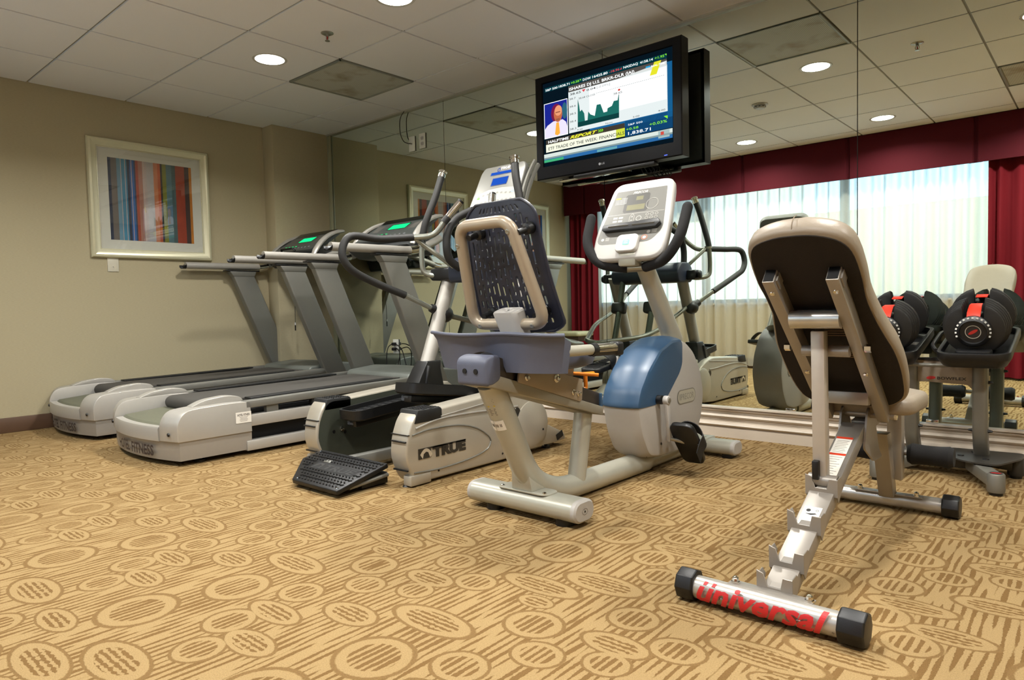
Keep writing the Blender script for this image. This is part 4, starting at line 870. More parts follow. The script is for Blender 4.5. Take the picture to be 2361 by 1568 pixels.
# main frame: oval tube from seat rail down and forward
pth = fil([(bc+.005, -1.955, .50), (bc+.005, -1.765, .13), (bc+.005, -1.60, .052), (bc+.005, -.95, .046)], [0, .16, .12, 0], 8)
obj('main_frame', MB().tube(pth, .046, 20), bk, t, ang=60)
obj('seat_post', MB().tube([(bc+.01, -1.478, .07), (bc+.01, -1.42, .35)], .036, 20), bk, t)
# sloped seat rail
def sl(y, dz): return .532+(-.2815)*(y+2.03)+dz
rail = MB().prism([(-2.035, .500), (-2.035, .545), (-1.378, .352), (-1.378, .318)], 'x', bc-.055, bc+.075); obj('seat_rail', rail, M('rail_grey_paint', (148, 142, 126), .35, .3, .03), t, bevel=.003)
obj('under_rail', MB().prism([(-1.97, .485), (-1.97, .512), (-1.42, .345), (-1.42, .322)], 'x', bc-.035, bc+.050), silver_d, t, bevel=.002)
obj('upper_rail', MB().prism([(-1.98, .525), (-1.98, .595), (-1.378, .405), (-1.378, .345)], 'x', bc-.045, bc+.060), M('rail_extrusion', (66, 60, 54), .3, .5), t, bevel=.003)
q = MB().prism(fil2([(-2.05, .500), (-2.055, .585), (-2.02, .602), (-1.975, .598), (-1.975, .515), (-2.02, .498)], .02), 'x', bc-.057, bc+.077)
ec = obj('rail_cap', q, slate, t, bevel=.010, seg=3, ang=45)
for xx in (bc-.015, bc+.035): obj('cap_hole', MB().cyl((xx, -2.056, .548), (xx, -2.050, .548), .009, 12), dark, ec)
obj('front_cap', MB().prism([(-1.385, .325), (-1.385, .405), (-1.372, .405), (-1.368, .325)], 'x', bc-.052, bc+.068), blue, t, bevel=.003)
# carriage bracket with bolts
xs = bc+.080
cb = obj('carriage_plate', MB().prism([(-1.895, .500), (-1.885, .552), (-1.72, .556), (-1.62, .500), (-1.520, .475), (-1.528, .398), (-1.54, .392)], 'x', xs-.008, xs), tanp, t, bevel=.0015)
obj('carriage_plate', MB().prism([(-1.895, .500), (-1.885, .552), (-1.72, .556), (-1.62, .500), (-1.520, .475), (-1.528, .398), (-1.54, .392)], 'x', bc-.060, bc-.052), tanp, t, bevel=.0015)
obj('carriage_block', MB().box((bc+.01, -1.67, .545), (.11, .24, .08), (-.28, 0, 0)), tanp, t, bevel=.004)
for y_, z_, r_ in ((-1.852, .512, .011), (-1.685, .494, .016), (-1.715, .545, .011), (-1.585, .432, .011), (-1.552, .424, .011)): obj('bolt', MB().lathe([(r_, 0), (r_, .003), (r_*.6, .005), (r_*.55, .012), (.001, .013)], (xs, y_, z_), X, 12), chrome, cb)
lv = MB().tube([(bc+.0, -1.535, .497), (bc+.105, -1.452, .486)], .007, 10); lv.tube(fil([(bc+.035, -1.385, .484), (bc+.035, -1.47, .488), (bc+.035, -1.47, .486)], .01), .007, 10)
lv.tube(fil([(bc+.045, -1.455, .486), (bc+.045, -1.452, .43), (bc+.045, -1.475, .423)], .012), .008, 10); obj('adjust_lever', lv, orange, t)
# seat pan and rear bucket
pan = MB()
def padr(z, s): return [(bc+dx*s, -1.70+dy*s, z) for dx, dy in fil2([(-.20, -.20), (.20, -.20), (.215, .05), (.15, .18), (-.15, .18), (-.215, .05)], .08, 5)]
pan.loft([padr(.535, .82), padr(.545, .95), padr(.575, 1.0), padr(.592, .97), padr(.598, .88)]); obj('seat_pan', pan, slate, t, ang=50)
bu = MB(); rings = []
# bucket: rim polygon in plan, walls drop to two lobes with an arch between
def bx(s): return bc-.005+s
N = 64; rim = []
for k in range(N+1):
    s_ = -1+2*k/N; rim.append(s_)
def low(s_):
    a = (s_+.10)/.36
    return .538+(.066*math.sqrt(max(0, 1-a*a)) if abs(a) < 1 else 0)
HW = .306
def ypl(s_, w): return -1.965+.05*max(0, abs(s_)-.55)**1.6/.28*w
outer_t = [(bx(s_*HW), ypl(s_, 1)-.010, .664+.006*math.sin(s_*5)*.5) for s_ in rim]
outer_m = [(bx(s_*HW*.965), ypl(s_, 1)+.004, .640) for s_ in rim]
outer_b = [(bx(s_*HW*.885), ypl(s_, .9)+.020, low(s_)) for s_ in rim]
in_b = [(bx(s_*HW*.885), ypl(s_, .9)+.055, low(s_)-.002) for s_ in rim]
in_t = [(bx(s_*HW*.90), ypl(s_, 1)+.065, .635) for s_ in rim]
in_t0 = [(bx(s_*HW*.94), ypl(s_, 1)+.012, .655) for s_ in rim]
bu.loft([[a, b_, c_, d_, e_, f_] for a, b_, c_, d_, e_, f_ in zip(outer_t, outer_m, outer_b, in_b, in_t, in_t0)]); obj('seat_bucket', bu, slate, t, ang=60)
obj('bucket_rim', MB().tube([(x, y, z+.001) for x, y, z in outer_t], .0065, 8), slate, t)
for yy in (-1.0,): pass
# back support block and looped frame
vF = Vector((0, -.105, .33)).normalized(); oF = Vector((bc+.003, -1.91, .865)); nF = X.cross(vF)  # nF points to -y side
blk = MB().loft([[oF+X*(cx_+a)+vF*s_+nF*b_ for a, b_ in rr(w_, .062, .022, 5)] for cx_, w_, s_ in ((.035, .098, -.26), (.020, .112, -.150), (.018, .114, -.132), (.018, .104, -.127))])
obj('back_post', blk, bkp, t, ang=35)
obj('post_screw', MB().cyl(oF+X*.02+vF*-.127, oF+X*.02+vF*-.1262, .004, 8), dark, t)
fp = fil([oF+X*a+vF*b_ for a, b_ in ((-.118, .178), (.112, .178), (.170, -.178), (-.160, -.178))], [.05, .05, .055, .055], 8, close=True)
bf = obj('back_frame', MB().tube(fp, .0205, 16, close=True), tanp, t, ang=70)
for a, b_ in ((-.128, .115), (.112, .145), (-.115, -.178), (.125, -.178)):
    obj('frame_screw', MB().lathe([(.0085, .018), (.0085, .0215), (.006, .0225), (.001, .0215)], oF+X*a+vF*b_, nF, 12), steel, bf)
# curved shell with slots cut through
sh = MB(); NX, NY = 45, 76; hw = lambda s_: 1.03*(.150+.040*((.235-s_)/.47) - (.06*max(0, (s_-.17)/.065)**2.2 if s_ > .17 else 0) - (.07*max(0, (-.19-s_)/.045)**2 if s_ < -.19 else 0))
r = random.Random(12); holes = set()
for i in range(3, NX-3, 3):
    j = r.choice([2, 4, 6, 8])
    while j < NY-9:
        ln = r.choice([3, 4, 5, 6, 8]); gap = r.choice([2, 2, 3, 4]);
        if j+ln > NY-8: break
        for k in range(ln): holes.add((i, j+k))
        j += ln+gap
    for k in range(3): holes.add((i, NY-6+k)) if 6 < i < NX-7 else None
vs = []
for j in range(NY+1):
    s_ = -.235+.47*j/NY
    for i in range(NX+1):
        a = -1+2*i/NX; w_ = hw(s_)
        off = -.078-.010*a*a + .022*math.cos((s_+.05)*6)
        vs.append(oF+X*(a*w_)+vF*s_+nF*off)
fs = []
for j in range(NY):
    for i in range(NX):
        if (i, j) in holes: continue
        k = j*(NX+1)+i; fs.append((k, k+1, k+NX+2, k+NX+1))
so = obj('back_shell', sh.add(vs, fs), shellm, t, ang=60)
so.modifiers.new('s', 'SUBSURF').levels = 1; so.modifiers['s'].render_levels = 1; m_ = so.modifiers.new('t', 'SOLIDIFY'); m_.thickness = .0035
edge_ = [oF+X*(a*hw(s_))+vF*s_+nF*(-.088+.022*math.cos((s_+.05)*6)) for a, ss in ((1, range(-23, 24)), (-1, range(23, -24, -1))) for s_ in [k/100 for k in ss]]
obj('shell_edge', MB().tube(edge_, .0055, 8, close=True), shellm, so)
for a, b_ in ((-.085, .135), (.135, .135), (-.105, -.15), (.13, -.15)):
    obj('shell_mount', MB().lathe([(.020, -.075), (.020, -.045), (.011, -.04), (.011, 0), (.001, 0)], oF+X*a+vF*b_, nF, 12), dark, t)
# side arms with pulse grips
for sgn in (-1, 1):
    ax_ = bc+sgn*.252
    pa = obj('side_arm', MB().tube([(ax_, -1.895, .607), (ax_, -1.54, .600)], .0185, 14), bk, t)
    obj('arm_ring', MB().cyl((ax_, -1.716, .603), (ax_, -1.690, .603), .0225, 16), dark, pa)
    obj('pulse_grip', MB().cyl((ax_, -1.69, .6027), (ax_, -1.575, .6005), .0205, 16), chrome, pa)
    obj('grip_end', MB().box((ax_, -1.555, .598), (.045, .040, .050)), dark, pa, bevel=.010, seg=3, ang=50)
    obj('grip_under', MB().cyl((ax_, -1.70, .597), (ax_, -1.56, .5935), .0185, 14), dark, pa)
# shroud: rounded body built from slices
yc_, zc_ = -.82, .33
outl = fil2([(-.705, .590), (-.84, .598), (-.955, .560), (-1.06, .475), (-1.135, .385), (-1.155, .31), (-1.125, .19), (-1.062, .082), (-.95, .062), (-.74, .060), (-.605, .09), (-.535, .19), (-.505, .31), (-.535, .425), (-.61, .53)], .035, 3)
def slices(pts, grow=0.0, wide=0.0):
    R = []
    for dx, s_ in ((-.093, .90), (-.088, .935), (-.070, .965), (-.035, .992), (0, 1), (.035, .992), (.070, .965), (.088, .935), (.093, .90)):
        s2 = s_+grow; R.append([(bc+dx*(1+wide), yc_+(y-yc_)*s2, zc_+(z-zc_)*s2) for y, z in pts])
    return R
sd = obj('shroud', MB().loft(slices(outl)), bkp, t, ang=28)
bp_ = fil2([(-1.160, .312), (-1.158, .33), (-1.137, .388), (-1.062, .478), (-.957, .563), (-.84, .602), (-.742, .602), (-.745, .49), (-.775, .445), (-.83, .40), (-.895, .345), (-.945, .325), (-1.02, .312)], .02, 3)
obj('shroud_cap', MB().loft(slices(bp_, .006, .03)), blue, sd, ang=28)
d = DC((bc+.0945, 0, 0), Y, Z); d.n = X.copy(); d.lay = .0005
bd = M('badge_grey', (176, 172, 156), .35, .1)
d.poly(M('badge_rim', (120, 116, 104), .4), rr(.178, .066, .030, 6, -.712, .320), 1); d.poly(bd, rr(.170, .058, .028, 6, -.712, .320), 2); d.text(M('badge_letters', (140, 136, 124), .5), 'PRECOR', -.768, .306, -.640, .334, 3, .01)
for k in range(3): d.rect(M('badge_letters', (140, 136, 124), .5), -.785+k*.006, .306, -.782+k*.006, .334, 3)
d.build('logo', sd)
for yy, zz in ((-.775, .490), (-.955, .135)): obj('shroud_screw', MB().cyl((bc+.090, yy, zz), (bc+.0955, yy, zz), .006, 10), dark, sd)
q = MB().tube([(bc+.062, -1.115, .31), (bc+.064, -1.085, .20), (bc+.064, -1.03, .085)], .0016, 5); obj('seam_line', q, ink, sd)
# cranks and pedals
ax_y, ax_z = -.985, .335
obj('crank_axle', MB().cyl((bc-.12, ax_y, ax_z), (bc+.118, ax_y, ax_z), .020, 16), dark, t)
for sgn, pe in ((1, Vector((0, -.965, .165))), (-1, Vector((0, -.93, .500)))):
    cx_ = bc+sgn*.140; a = Vector((cx_, ax_y, ax_z)); b_ = Vector((cx_, pe.y, pe.z)); dr = (b_-a).normalized(); sd_ = X.cross(dr)
    q = MB().loft([[a-dr*.012+X*sx*.009+sd_*sy*.016 for sx, sy in ((1, 1), (-1, 1), (-1, -1), (1, -1))], [a+dr*.10+X*sx*.008+sd_*sy*.010 for sx, sy in ((1, 1), (-1, 1), (-1, -1), (1, -1))], [b_+dr*.012+X*sx*.008+sd_*sy*.012 for sx, sy in ((1, 1), (-1, 1), (-1, -1), (1, -1))]])
    q.cyl(a-X*.012, a+X*.012, .020, 14); ck = obj('crank', q, bkp, t, bevel=.003, ang=45); obj('crank_bolt', MB().cyl(a+X*sgn*.010, a+X*sgn*.015, .011, 12), steel, ck)
    pc = Vector((bc+sgn*.205, pe.y+(.045 if sgn > 0 else -.03), pe.z-(.02 if sgn > 0 else .03))); tl = .95 if sgn > 0 else -.15
    u = Vector((0, math.cos(tl), -math.sin(tl))); w_ = X.cross(u)
    pd = obj('pedal', MB().slab(pc, X, u, fil2([(-.052, -.115), (.052, -.115), (.060, -.02), (.050, .115), (-.050, .115), (-.060, -.02)], .03), -.012, .012), dark, t, bevel=.005, seg=2, ang=45)
    q = MB()
    for k in range(-3, 4): q.box(pc+u*(k*.024)+w_*.013, (.07, .006, .005), (-tl, 0, 0))
    g_ = obj('tread_bump', q, dark_s, pd); g_['kind'] = 'stuff'
    st_ = [pc+X*-.058+u*-.01, pc+X*-.060+u*-.02+w_*.03, pc+X*-.025+u*-.03+w_*.068, pc+X*.028+u*-.02+w_*.066, pc+X*.062+u*.0+w_*.034, pc+X*.060+u*.01-w_*.005, pc+X*.058+u*.03-w_*.05]
    sp_ = spl(st_, 4); obj('pedal_strap', MB().loft([[p+u*-.030+w_*.0, p+u*.030, p+u*.030+(p-pc).normalized()*.003, p+u*-.030+(p-pc).normalized()*.003] for p in sp_]), dark_s, pd)
    obj('strap_buckle', MB().box(pc+X*.054+u*.012+w_*.0, (.010, .05, .03), (-tl, 0, 0)), dark, pd, bevel=.003)
    obj('pedal_axle', MB().cyl(b_, pc, .008, 10), steel, pd)
# front bar
fb = obj('front_bar', MB().prism(rr(.105, .066, .032, 6, -.475, .050), 'x', bc-.222, bc+.222), bk, t, ang=40)
for sg in (-1, 1):
    xx = bc+sg*.222; ec = obj('end_cap', MB().loft([[(xx, *p) for p in rr(.107, .068, .033, 6, -.475, .050)], [(xx+sg*.014, *p) for p in rr(.105, .066, .032, 6, -.475, .050)], [(xx+sg*.019, *p) for p in rr(.092, .053, .026, 6, -.475, .050)]]), bkp, fb, ang=35)
    obj('wheel_block', MB().box((bc+sg*.195, -.475, .012), (.05, .06, .024)), dark, fb, bevel=.004)
obj('mount_saddle', MB().box((bc, -.475, .070), (.20, .12, .036)), bk, t, bevel=.008, seg=3); obj('bolt', MB().lathe([(.009, 0), (.009, .003), (.001, .006)], (bc+.07, -.475, .088), Z, 12), chrome, t)
obj('frame_front', MB().cyl((bc+.005, -.98, .046), (bc+.005, -.50, .052), .040, 18), bk, t)
# column, handlebar, console
obj('console_column', MB().tube([(bc, -.655, .575), (bc, -.915, .925)], [.046, .040], 20), bk, t)
hy, hz = -.985, .915
obj('handlebar', MB().cyl((bc-.075, hy, hz), (bc+.075, hy, hz), .019, 16), steel, t)
for sgn in (-1, 1):
    p_ = fil([(bc+sgn*.045, hy, hz), (bc+sgn*.17, -1.035, .935), (bc+sgn*.238, -1.030, 1.03), (bc+sgn*.243, -.975, 1.155)], [0, .08, .07, 0], 8)
    obj('hand_grip', MB().tube(p_, .0225, 16), foam, t); obj('grip_cap', MB().ball(p_[-1], .0222, 14, 8), foam, t)
oC = Vector((bc-.015, -.96, 1.135)); vC = Vector((0, .16, .335)).normalized(); nC = X.cross(vC)
cf = fil2([(-.182, -.205), (.172, -.205), (.178, -.07), (.150, .195), (-.150, .195), (-.195, -.07)], [.09, .09, .08, .05, .05, .08], 6)
con = obj('console', MB().loft([[oC+X*a*s_+vC*b_*s_+nC*h for a, b_ in cf] for s_, h in ((.80, -.055), (.95, -.045), (1.0, -.025), (1.0, -.008), (.975, .001), (.95, .004))]), white_p, t, ang=30)
obj('console_mount', MB().box(oC-vC*.19-nC*.03, (.09, .06, .06)), bk, t, bevel=.01)
d = DC(oC+nC*.0042, X, vC); pg = M('console_panel_grey', (104, 103, 98), .4, .15, .03); pg2 = M('console_panel_dark', (72, 71, 68), .4, .1); lnw = M('console_line', (178, 176, 168), .4)
d.poly(pg, fil2([(-.176, -.125), (-.055, -.125), (-.045, -.090), (.035, -.090), (.045, -.125), (.10, -.125), (.152, -.07), (.128, .148), (-.128, .148), (-.168, -.05)], [.04, .01, .01, .01, .01, .03, .03, .006, .006, .02], 4), 1)
d.poly(pg2, rr(.125, .094, .012, 4, -.012, .078), 2); d.rect(M('lcd_panel', (122, 120, 98), .2), -.058, .042, .034, .070, 3); d.rect(M('lcd_panel', (122, 120, 98), .2), -.018, .092, .018, .112, 3)
d.ring(lnw, .070, .066, .030, .028, .0015, 4); d.rect(lnw, -.150, .0235, .138, .0250, 2)
d.text(white_p, 'PRECOR', -.040, .127, .034, .139, 3, .03, .3)
d.rect(M('label_yellow', (220, 212, 70), .5), -.125, .108, -.100, .114, 3)
for k in range(5): d.rect(lnw, -.095 if k == 0 else -.125, .108-k*.007, -.065, .1105-k*.007, 3)
for i in range(3):
    for j in range(3): d.ring(lnw, .058+i*.023, .012-j*.018, .0085, .0065, .0015, 3, 14)
for i in range(2):
    for j in range(3): d.rect(lnw, -.115+i*.028, .003-j*.017, -.093+i*.028, .012-j*.017, 3)
d.ring(lnw, -.018, -.002, .013, .024, .0018, 3, 18); d.ring(lnw, .018, -.004, .014, .013, .0025, 3, 18); d.ell(lnw, -.018, .008, .006, .005, 3, 3, PI/2); d.ell(lnw, -.018, -.012, .006, .005, 3, 3, -PI/2)
d.ring(M('stop_ring', (214, 120, 90), .4), .070, -.104, .015, .012, .002, 3, 18); d.ell(lnw, .070, -.104, .009, .007, 3, 14); d.ell(lnw, -.145, -.100, .008, .007, 3, 12); d.ell(lnw, .085, -.078, .009, .008, 3, 12)
for k in range(3): d.rect(lnw, .100, -.070-k*.007, .125, -.067-k*.007, 3); d.rect(lnw, -.130, -.094-k*.006, -.110, -.0915-k*.006, 3)
d.build('panel_print', con)
q = MB(); q.box(oC+nC*.016+vC*-.040, (.270, .018, .030), (0, 0, 0)); rk = obj('book_rack', MB().slab(oC+nC*.006, X, vC, [(-.150, -.060), (-.135, -.066), (.125, -.066), (.143, -.045), (.128, -.024), (-.150, -.036)], 0, .020), dark, con, bevel=.003)
for a, b_ in ((-.115, -.012), (.008, .118)): obj('rack_slot', MB().box(oC+nC*.0265+vC*-.050+X*((a+b_)/2), (b_-a, .003, .009), (.45, 0, 0)), pg, rk)
kb = obj('center_key_pad', MB().slab(oC+nC*.003, X, vC, rr(.108, .085, .022, 5, -.002, -.135), 0, .024), white_p, con, bevel=.006, seg=3, ang=45)
d = DC(oC+nC*.0275, X, vC); d.poly(M('start_green', (120, 214, 170), .4), rr(.034, .026, .006, 3, -.002, -.135), 1)
for k in range(2): d.rect(white_p, -.012, -.131-k*.009, .008, -.127-k*.009, 2)
d.build('start_key', con)
# stickers on the rear tube
e1_ = Vector((0, -.19, .37)).normalized()
c0_ = Vector((bc+.005, -1.955, .50))
def wrapt(x, y, k):
    a = x/.0462; cen = c0_-e1_*(-y); nrm = Vector((0, -.37, -.19)).normalized()
    return cen+(nrm*math.cos(a)+X*math.sin(a))*(.0466+k)
d = DC((0, 0, 0), X, Z); d.wrap = wrapt; yl = M('label_yellow2', (200, 180, 60), .5)
for x0_ in (-.040, -.002):
    for i_ in range(4): d.poly(paper, [(x0_+.009*i_, -.165), (x0_+.009*(i_+1), -.165), (x0_+.009*(i_+1), -.125), (x0_+.009*i_, -.125)], 1)
for k in range(14):
    if k % 4 != 3: d.rect(ink, -.033+k*.0042, -.150, -.031+k*.0042, -.138, 2)
for k in range(2):
    d.rect(yl, -.036+k*.034, -.068, -.008+k*.034, -.063, 1)
    for j in range(5): d.rect(inkg, -.036+k*.034, -.078-j*.006, -.010+k*.034-.003*(j % 2), -.0755-j*.006, 1)
for j in range(3): d.rect(inkg, -.034, -.040-j*.006, .026-.004*(j % 2), -.0378-j*.006, 1)
d.build('sticker', t)

# ================================================================== WEIGHT BENCH
wc = 4.9
t = thing('weight_bench', 'adjustable beige weight bench seen from behind with red lettered rear foot', 'weight bench', (wc, -1.5, 0))
vB = Vector((0, -.765, .645)).normalized(); nB = Vector((0, .645, .765)).normalized(); oB = Vector((wc, -1.605, .628))+nB*.022
outl = [(-.130, .116), (-.129, .18), (-.132, .247), (-.127, .320), (-.117, .372), (-.094, .402), (-.045, .420), (0, .424), (.045, .422), (.092, .406), (.120, .380), (.133, .335), (.134, .252), (.129, .18), (.133, .10), (.145, .014), (.156, -.05), (.160, -.12), (.157, -.20), (.147, -.275), (.120, -.318), (.085, -.338), (0, -.350), (-.085, -.348), (-.125, -.335), (-.152, -.30), (-.163, -.22), (-.163, -.12), (-.158, -.03), (-.143, .05)]
outl = [(p.x, p.y) for p in spl([(a, b_, 0) for a, b_ in outl]+[(outl[0][0], outl[0][1], 0)], 3)[:-1]]
rings = []
r = random.Random(3)
for s_, h in ((1.0, 0), (1.025, .006), (1.035, .018), (1.02, .042), (.98, .056), (.90, .064), (.6, .068)): rings.append([oB+X*a*s_+vB*((b_-.04)*(1+(s_-1)*.5)+.04)+nB*(h+r.uniform(-.0006, .0006)) for a, b_ in outl])
bpad = obj('backrest_pad', MB().loft(rings), beige_v, t, ang=60)
obj('backrest_board', MB().slab(oB+nB*-.001, X, vB, [(a*.97, (b_-.04)*.98+.04) for a, b_ in outl][::-1], 0, .003), brown_b, bpad)
q = MB()
for k in range(9): h0 = [.066, .068, .063, .05, .03, .012, .003, .002, .002][k]
q.tube([oB+X*.004+vB*(.4245+.012*math.sin(PI*k/8))+nB*(.002+.060*k/8) for k in range(9)], .0012, 5); obj('seam', q, M('seam_thread', (120, 104, 84), .8), bpad)
# two square rails with wooden-look ends, screws
for sgn in (-1, 1):
    o = Vector((wc+sgn*.079, 0, 0)); a_ = oB-nB*.024+X*sgn*.079
    rl = obj('backrest_rail', MB().loft([[a_+X*sx*.0155+nB*sy*.022+vB*s_ for sx, sy in ((1, 1), (-1, 1), (-1, -1), (1, -1))] for s_ in (.300, -.36)]), frame_g, t, bevel=.002)
    obj('rail_plug', MB().box(a_+vB*.300, (.026, .003, .038), (math.radians(-40)+PI, 0, 0)), dark, rl)
    for s_ in (.255, -.105): obj('rail_screw', MB().lathe([(.0075, 0), (.0065, .003), (.001, .004)], a_+vB*s_-nB*.022, -nB, 12), chrome, rl)
    obj('rail_bracket', MB().box(a_+vB*.275+X*.018+nB*.004, (.004, .03, .034), (math.radians(50), 0, 0)), frame_g, rl)
cA = oB-nB*.040
obj('cross_tube', MB().cyl(cA+vB*.135-X*.064+nB*.002, cA+vB*.135+X*.064+nB*.002, .0255, 20), M('bright_steel_tube', (190, 188, 182), .25, .7), t)
obj('pivot_tube', MB().cyl(cA+vB*.010-X*.062-nB*.012, cA+vB*.010+X*.062-nB*.012, .0155, 16), frame_g, t)
for sgn in (-1, 1):
    b0 = cA+vB*.010+X*sgn*.098-nB*.0; obj('pivot_bolt', MB().cyl(b0, b0+X*sgn*.016, .0115, 6), chrome, t)
obj('lower_cross_bar', MB().box(oB+vB*-.235-nB*.045, (.130, .030, .038), (math.radians(-5), 0, 0)), frame_g, t, bevel=.003)
for s_, hh in ((.052, .085), (-.055, .075)):
    d = DC(oB+vB*s_-nB*.0035, X, vB); d.n = -nB; ln_ = M('label_lines', (130, 104, 78), .8); d.rect(tanpaper, -.010, -hh/2, .062, hh/2, 1)
    for k in range(7): d.rect(ln_, -.004, -hh/2+.008+k*(hh-.012)/7, .056-.006*(k % 3), -hh/2+.011+k*(hh-.012)/7, 2)
    d.build('label', bpad)
# support bar dropping into the notches
sb = obj('support_bar', MB().box((wc-.008, -1.655, .463), (.036, .036, .415), (math.radians(2.5), 0, 0)), M('bench_bar_paint', (182, 174, 164), .35, .3), t, bevel=.004, seg=2)
obj('bar_foot', MB().box((wc-.014, -1.664, .284), (.017, .038, .052), (math.radians(2.5), 0, 0)), dark, sb, bevel=.002)
obj('support_roller', MB().cyl((wc-.038, -1.655, .252), (wc+.038, -1.655, .252), .0175, 18), frame_g, sb)
obj('roller_bore', MB().cyl((wc+.0375, -1.655, .252), (wc+.0388, -1.655, .252), .008, 12), dark, sb)
# notched spine
p0, p1 = Vector((wc, -2.035, .052)), Vector((wc, -1.36, .372)); dS = (p1-p0).normalized(); nS = X.cross(dS)
spn = obj('notched_spine', MB().loft([[p+X*sx*.033+nS*h for sx, h in ((1, 0), (-1, 0), (-1, -.042), (1, -.042))] for p in (p0, p1)]), frame_g, t, bevel=.003)
for k, (yy, zz) in enumerate(((-1.672, .226), (-1.815, .160), (-1.945, .100), (-2.025, .062))):
    o = Vector((wc, yy, zz)); vv = Vector((0, -.05, 1)).normalized()
    q = MB(); pr2 = [(-.043, -.014), (.043, -.014), (.043, .036), (.020, .036), (.014, .008), (-.016, .008), (-.026, .038), (-.043, .044)]
    q.slab(o, X, vv, pr2, -.0015, .0015)
    for sx in (-1, 1): q.slab(o+X*sx*.0405, Y, Z, [(0, -.012), (0, .036), (.030, .040), (.048, .020), (.035, -.008), (.012, -.030)], -.0015, .0015)
    q.slab(o+vv*.008, X, Vector((0, .9, .25)), [(-.014, 0), (.014, 0), (.014, .022), (-.014, .022)], -.001, .001)
    br = obj('notch_bracket', q, frame_g, spn, bevel=.001, seg=1)
    q = MB(); q.tube([o+X*(-.03+.004*i)+Vector((0, -.004, -.014+.001*math.sin(i*2.3))) for i in range(16)], .0028, 6); obj('weld', q, M('bright_weld', (224, 220, 208), .25, .7), br)
d = DC(p0+dS*.30+nS*.0008, X, dS); d.n = nS.copy() if nS.z > 0 else -nS; d.rect(paper, -.024, -.040, .022, .034); blk_ = M('sticker_black', (30, 28, 28), .6)
d.ell(blk_, -.010, .018, .006, .006, 2, 12); d.ring(blk_, .012, .020, .004, .004, .001, 2, 10); d.poly(blk_, [(-.016, .004), (.0, .0), (.012, .005), (.018, .001), (.010, .009), (-.004, .006)], 2); d.build('sticker', spn)
d = DC(p0+dS*.55+nS*.0008, X, dS); d.n = nS.copy() if nS.z > 0 else -nS; d.rect(paper, -.026, -.10, .020, .115); wr = M('warning_red', (206, 60, 30), .5)
for y_ in (.105, .022): d.rect(wr, -.026, y_, .020, y_+.010, 2)
for k in range(9): d.rect(inkg, -.020, .094-k*.008, .014-.004*(k % 2), .0955-k*.008, 2); d.rect(inkg, -.020, .012-k*.011, .014-.005*(k % 3), .0135-k*.011, 2)
d.build('warning_label', spn)
# rear stabiliser with octagonal caps and red script
rs = obj('rear_foot_bar', MB().cyl((wc-.190, -2.055, .036), (wc+.160, -2.055, .036), .0285, 28), M('bench_silver_tube', (184, 180, 172), .28, .5), t)
for a, b_ in ((wc-.230, wc-.183), (wc+.155, wc+.212)):
    q = MB().tube([(a, -2.055, .0385), (a+(b_-a)*.08, -2.055, .0385), (b_-(b_-a)*.08, -2.055, .0385), (b_, -2.055, .0385)], [.036, .0405, .0405, .036], 8); obj('end_cap', q, dark, rs, bevel=.002, ang=20)
obj('foot_plate', MB().box((wc-.005, -2.040, .063), (.20, .034, .004)), frame_g, rs, bevel=.001)
for xx in (wc-.09, wc+.085): obj('bolt', MB().lathe([(.011, 0), (.011, .004), (.008, .005), (.008, .012), (.004, .016), (.001, .017)], (xx, -2.040, .065), Z, 8), chrome, rs)
for xx in (wc-.105, wc+.075): obj('carriage_bolt', MB().lathe([(.010, 0), (.008, .003), (.001, .004)], (xx, -2.055-.0270, .0275), (0, -.95, -.3), 12), steel, rs)
def wrapb(x, y, k):
    a = y/.0288; return Vector((wc+x, -2.055-.0289*math.cos(a)-k*math.cos(a), .036+.0289*math.sin(a)+k*math.sin(a)))
d = DC((0, 0, 0), X, Z); d.wrap = wrapb
d.text(inkr, 'universal', -.168, -.012, .140, .028, 2, .03, .3)
for x_ in (-.158, -.136): d.poly(inkr, [(x_, .020), (x_+.009, .020), (x_+.012, .030), (x_+.003, .030)], 2)
d.ring(ink, .148, -.010, .0025, .0025, .0008, 1, 12); d.build('lettering', rs)
# front leg, stabiliser, posts
obj('front_leg', MB().loft([[(wc+sx*.024+dx_, y+sy*.026, z) for sx, sy in ((1, 1), (-1, 1), (-1, -1), (1, -1))] for y, z, dx_ in ((-1.175, .315, .035), (-.945, .050, .005))]), frame_g, t, bevel=.003)
fbx = obj('front_foot_bar', MB().cyl((wc-.175, -.925, .036), (wc+.175, -.925, .036), .026, 24), M('bench_silver_tube', (184, 180, 172)), t)
for a, b_ in ((wc-.222, wc-.170), (wc+.170, wc+.222)):
    q = MB().tube([(a, -.925, .0385), (a+(b_-a)*.08, -.925, .0385), (b_-(b_-a)*.08, -.925, .0385), (b_, -.925, .0385)], [.036, .0405, .0405, .036], 8); obj('end_cap', q, dark, fbx, bevel=.002, ang=20)
obj('foot_plate', MB().box((wc+.005, -.940, .060), (.22, .036, .004)), frame_g, fbx, bevel=.001)
for xx in (wc-.085, wc+.095): obj('bolt', MB().lathe([(.011, 0), (.011, .004), (.008, .005), (.008, .012), (.004, .016), (.001, .017)], (xx, -.945, .062), Z, 8), chrome, fbx)
for xx in (wc-.037, wc+.037): obj('hinge_plate', MB().prism(fil2([(-1.39, .30), (-1.355, .41), (-1.32, .425), (-1.285, .41), (-1.22, .27), (-1.18, .24), (-1.28, .24)], .015), 'x', xx-.003, xx+.003), frame_g, t)
obj('hinge_axle', MB().cyl((wc-.105, -1.318, .395), (wc+.105, -1.318, .395), .0115, 14), frame_g, t)
for sgn in (-1, 1): obj('axle_nut', MB().cyl((wc+sgn*.10, -1.318, .395), (wc+sgn*.112, -1.318, .395), .011, 6), chrome, t)
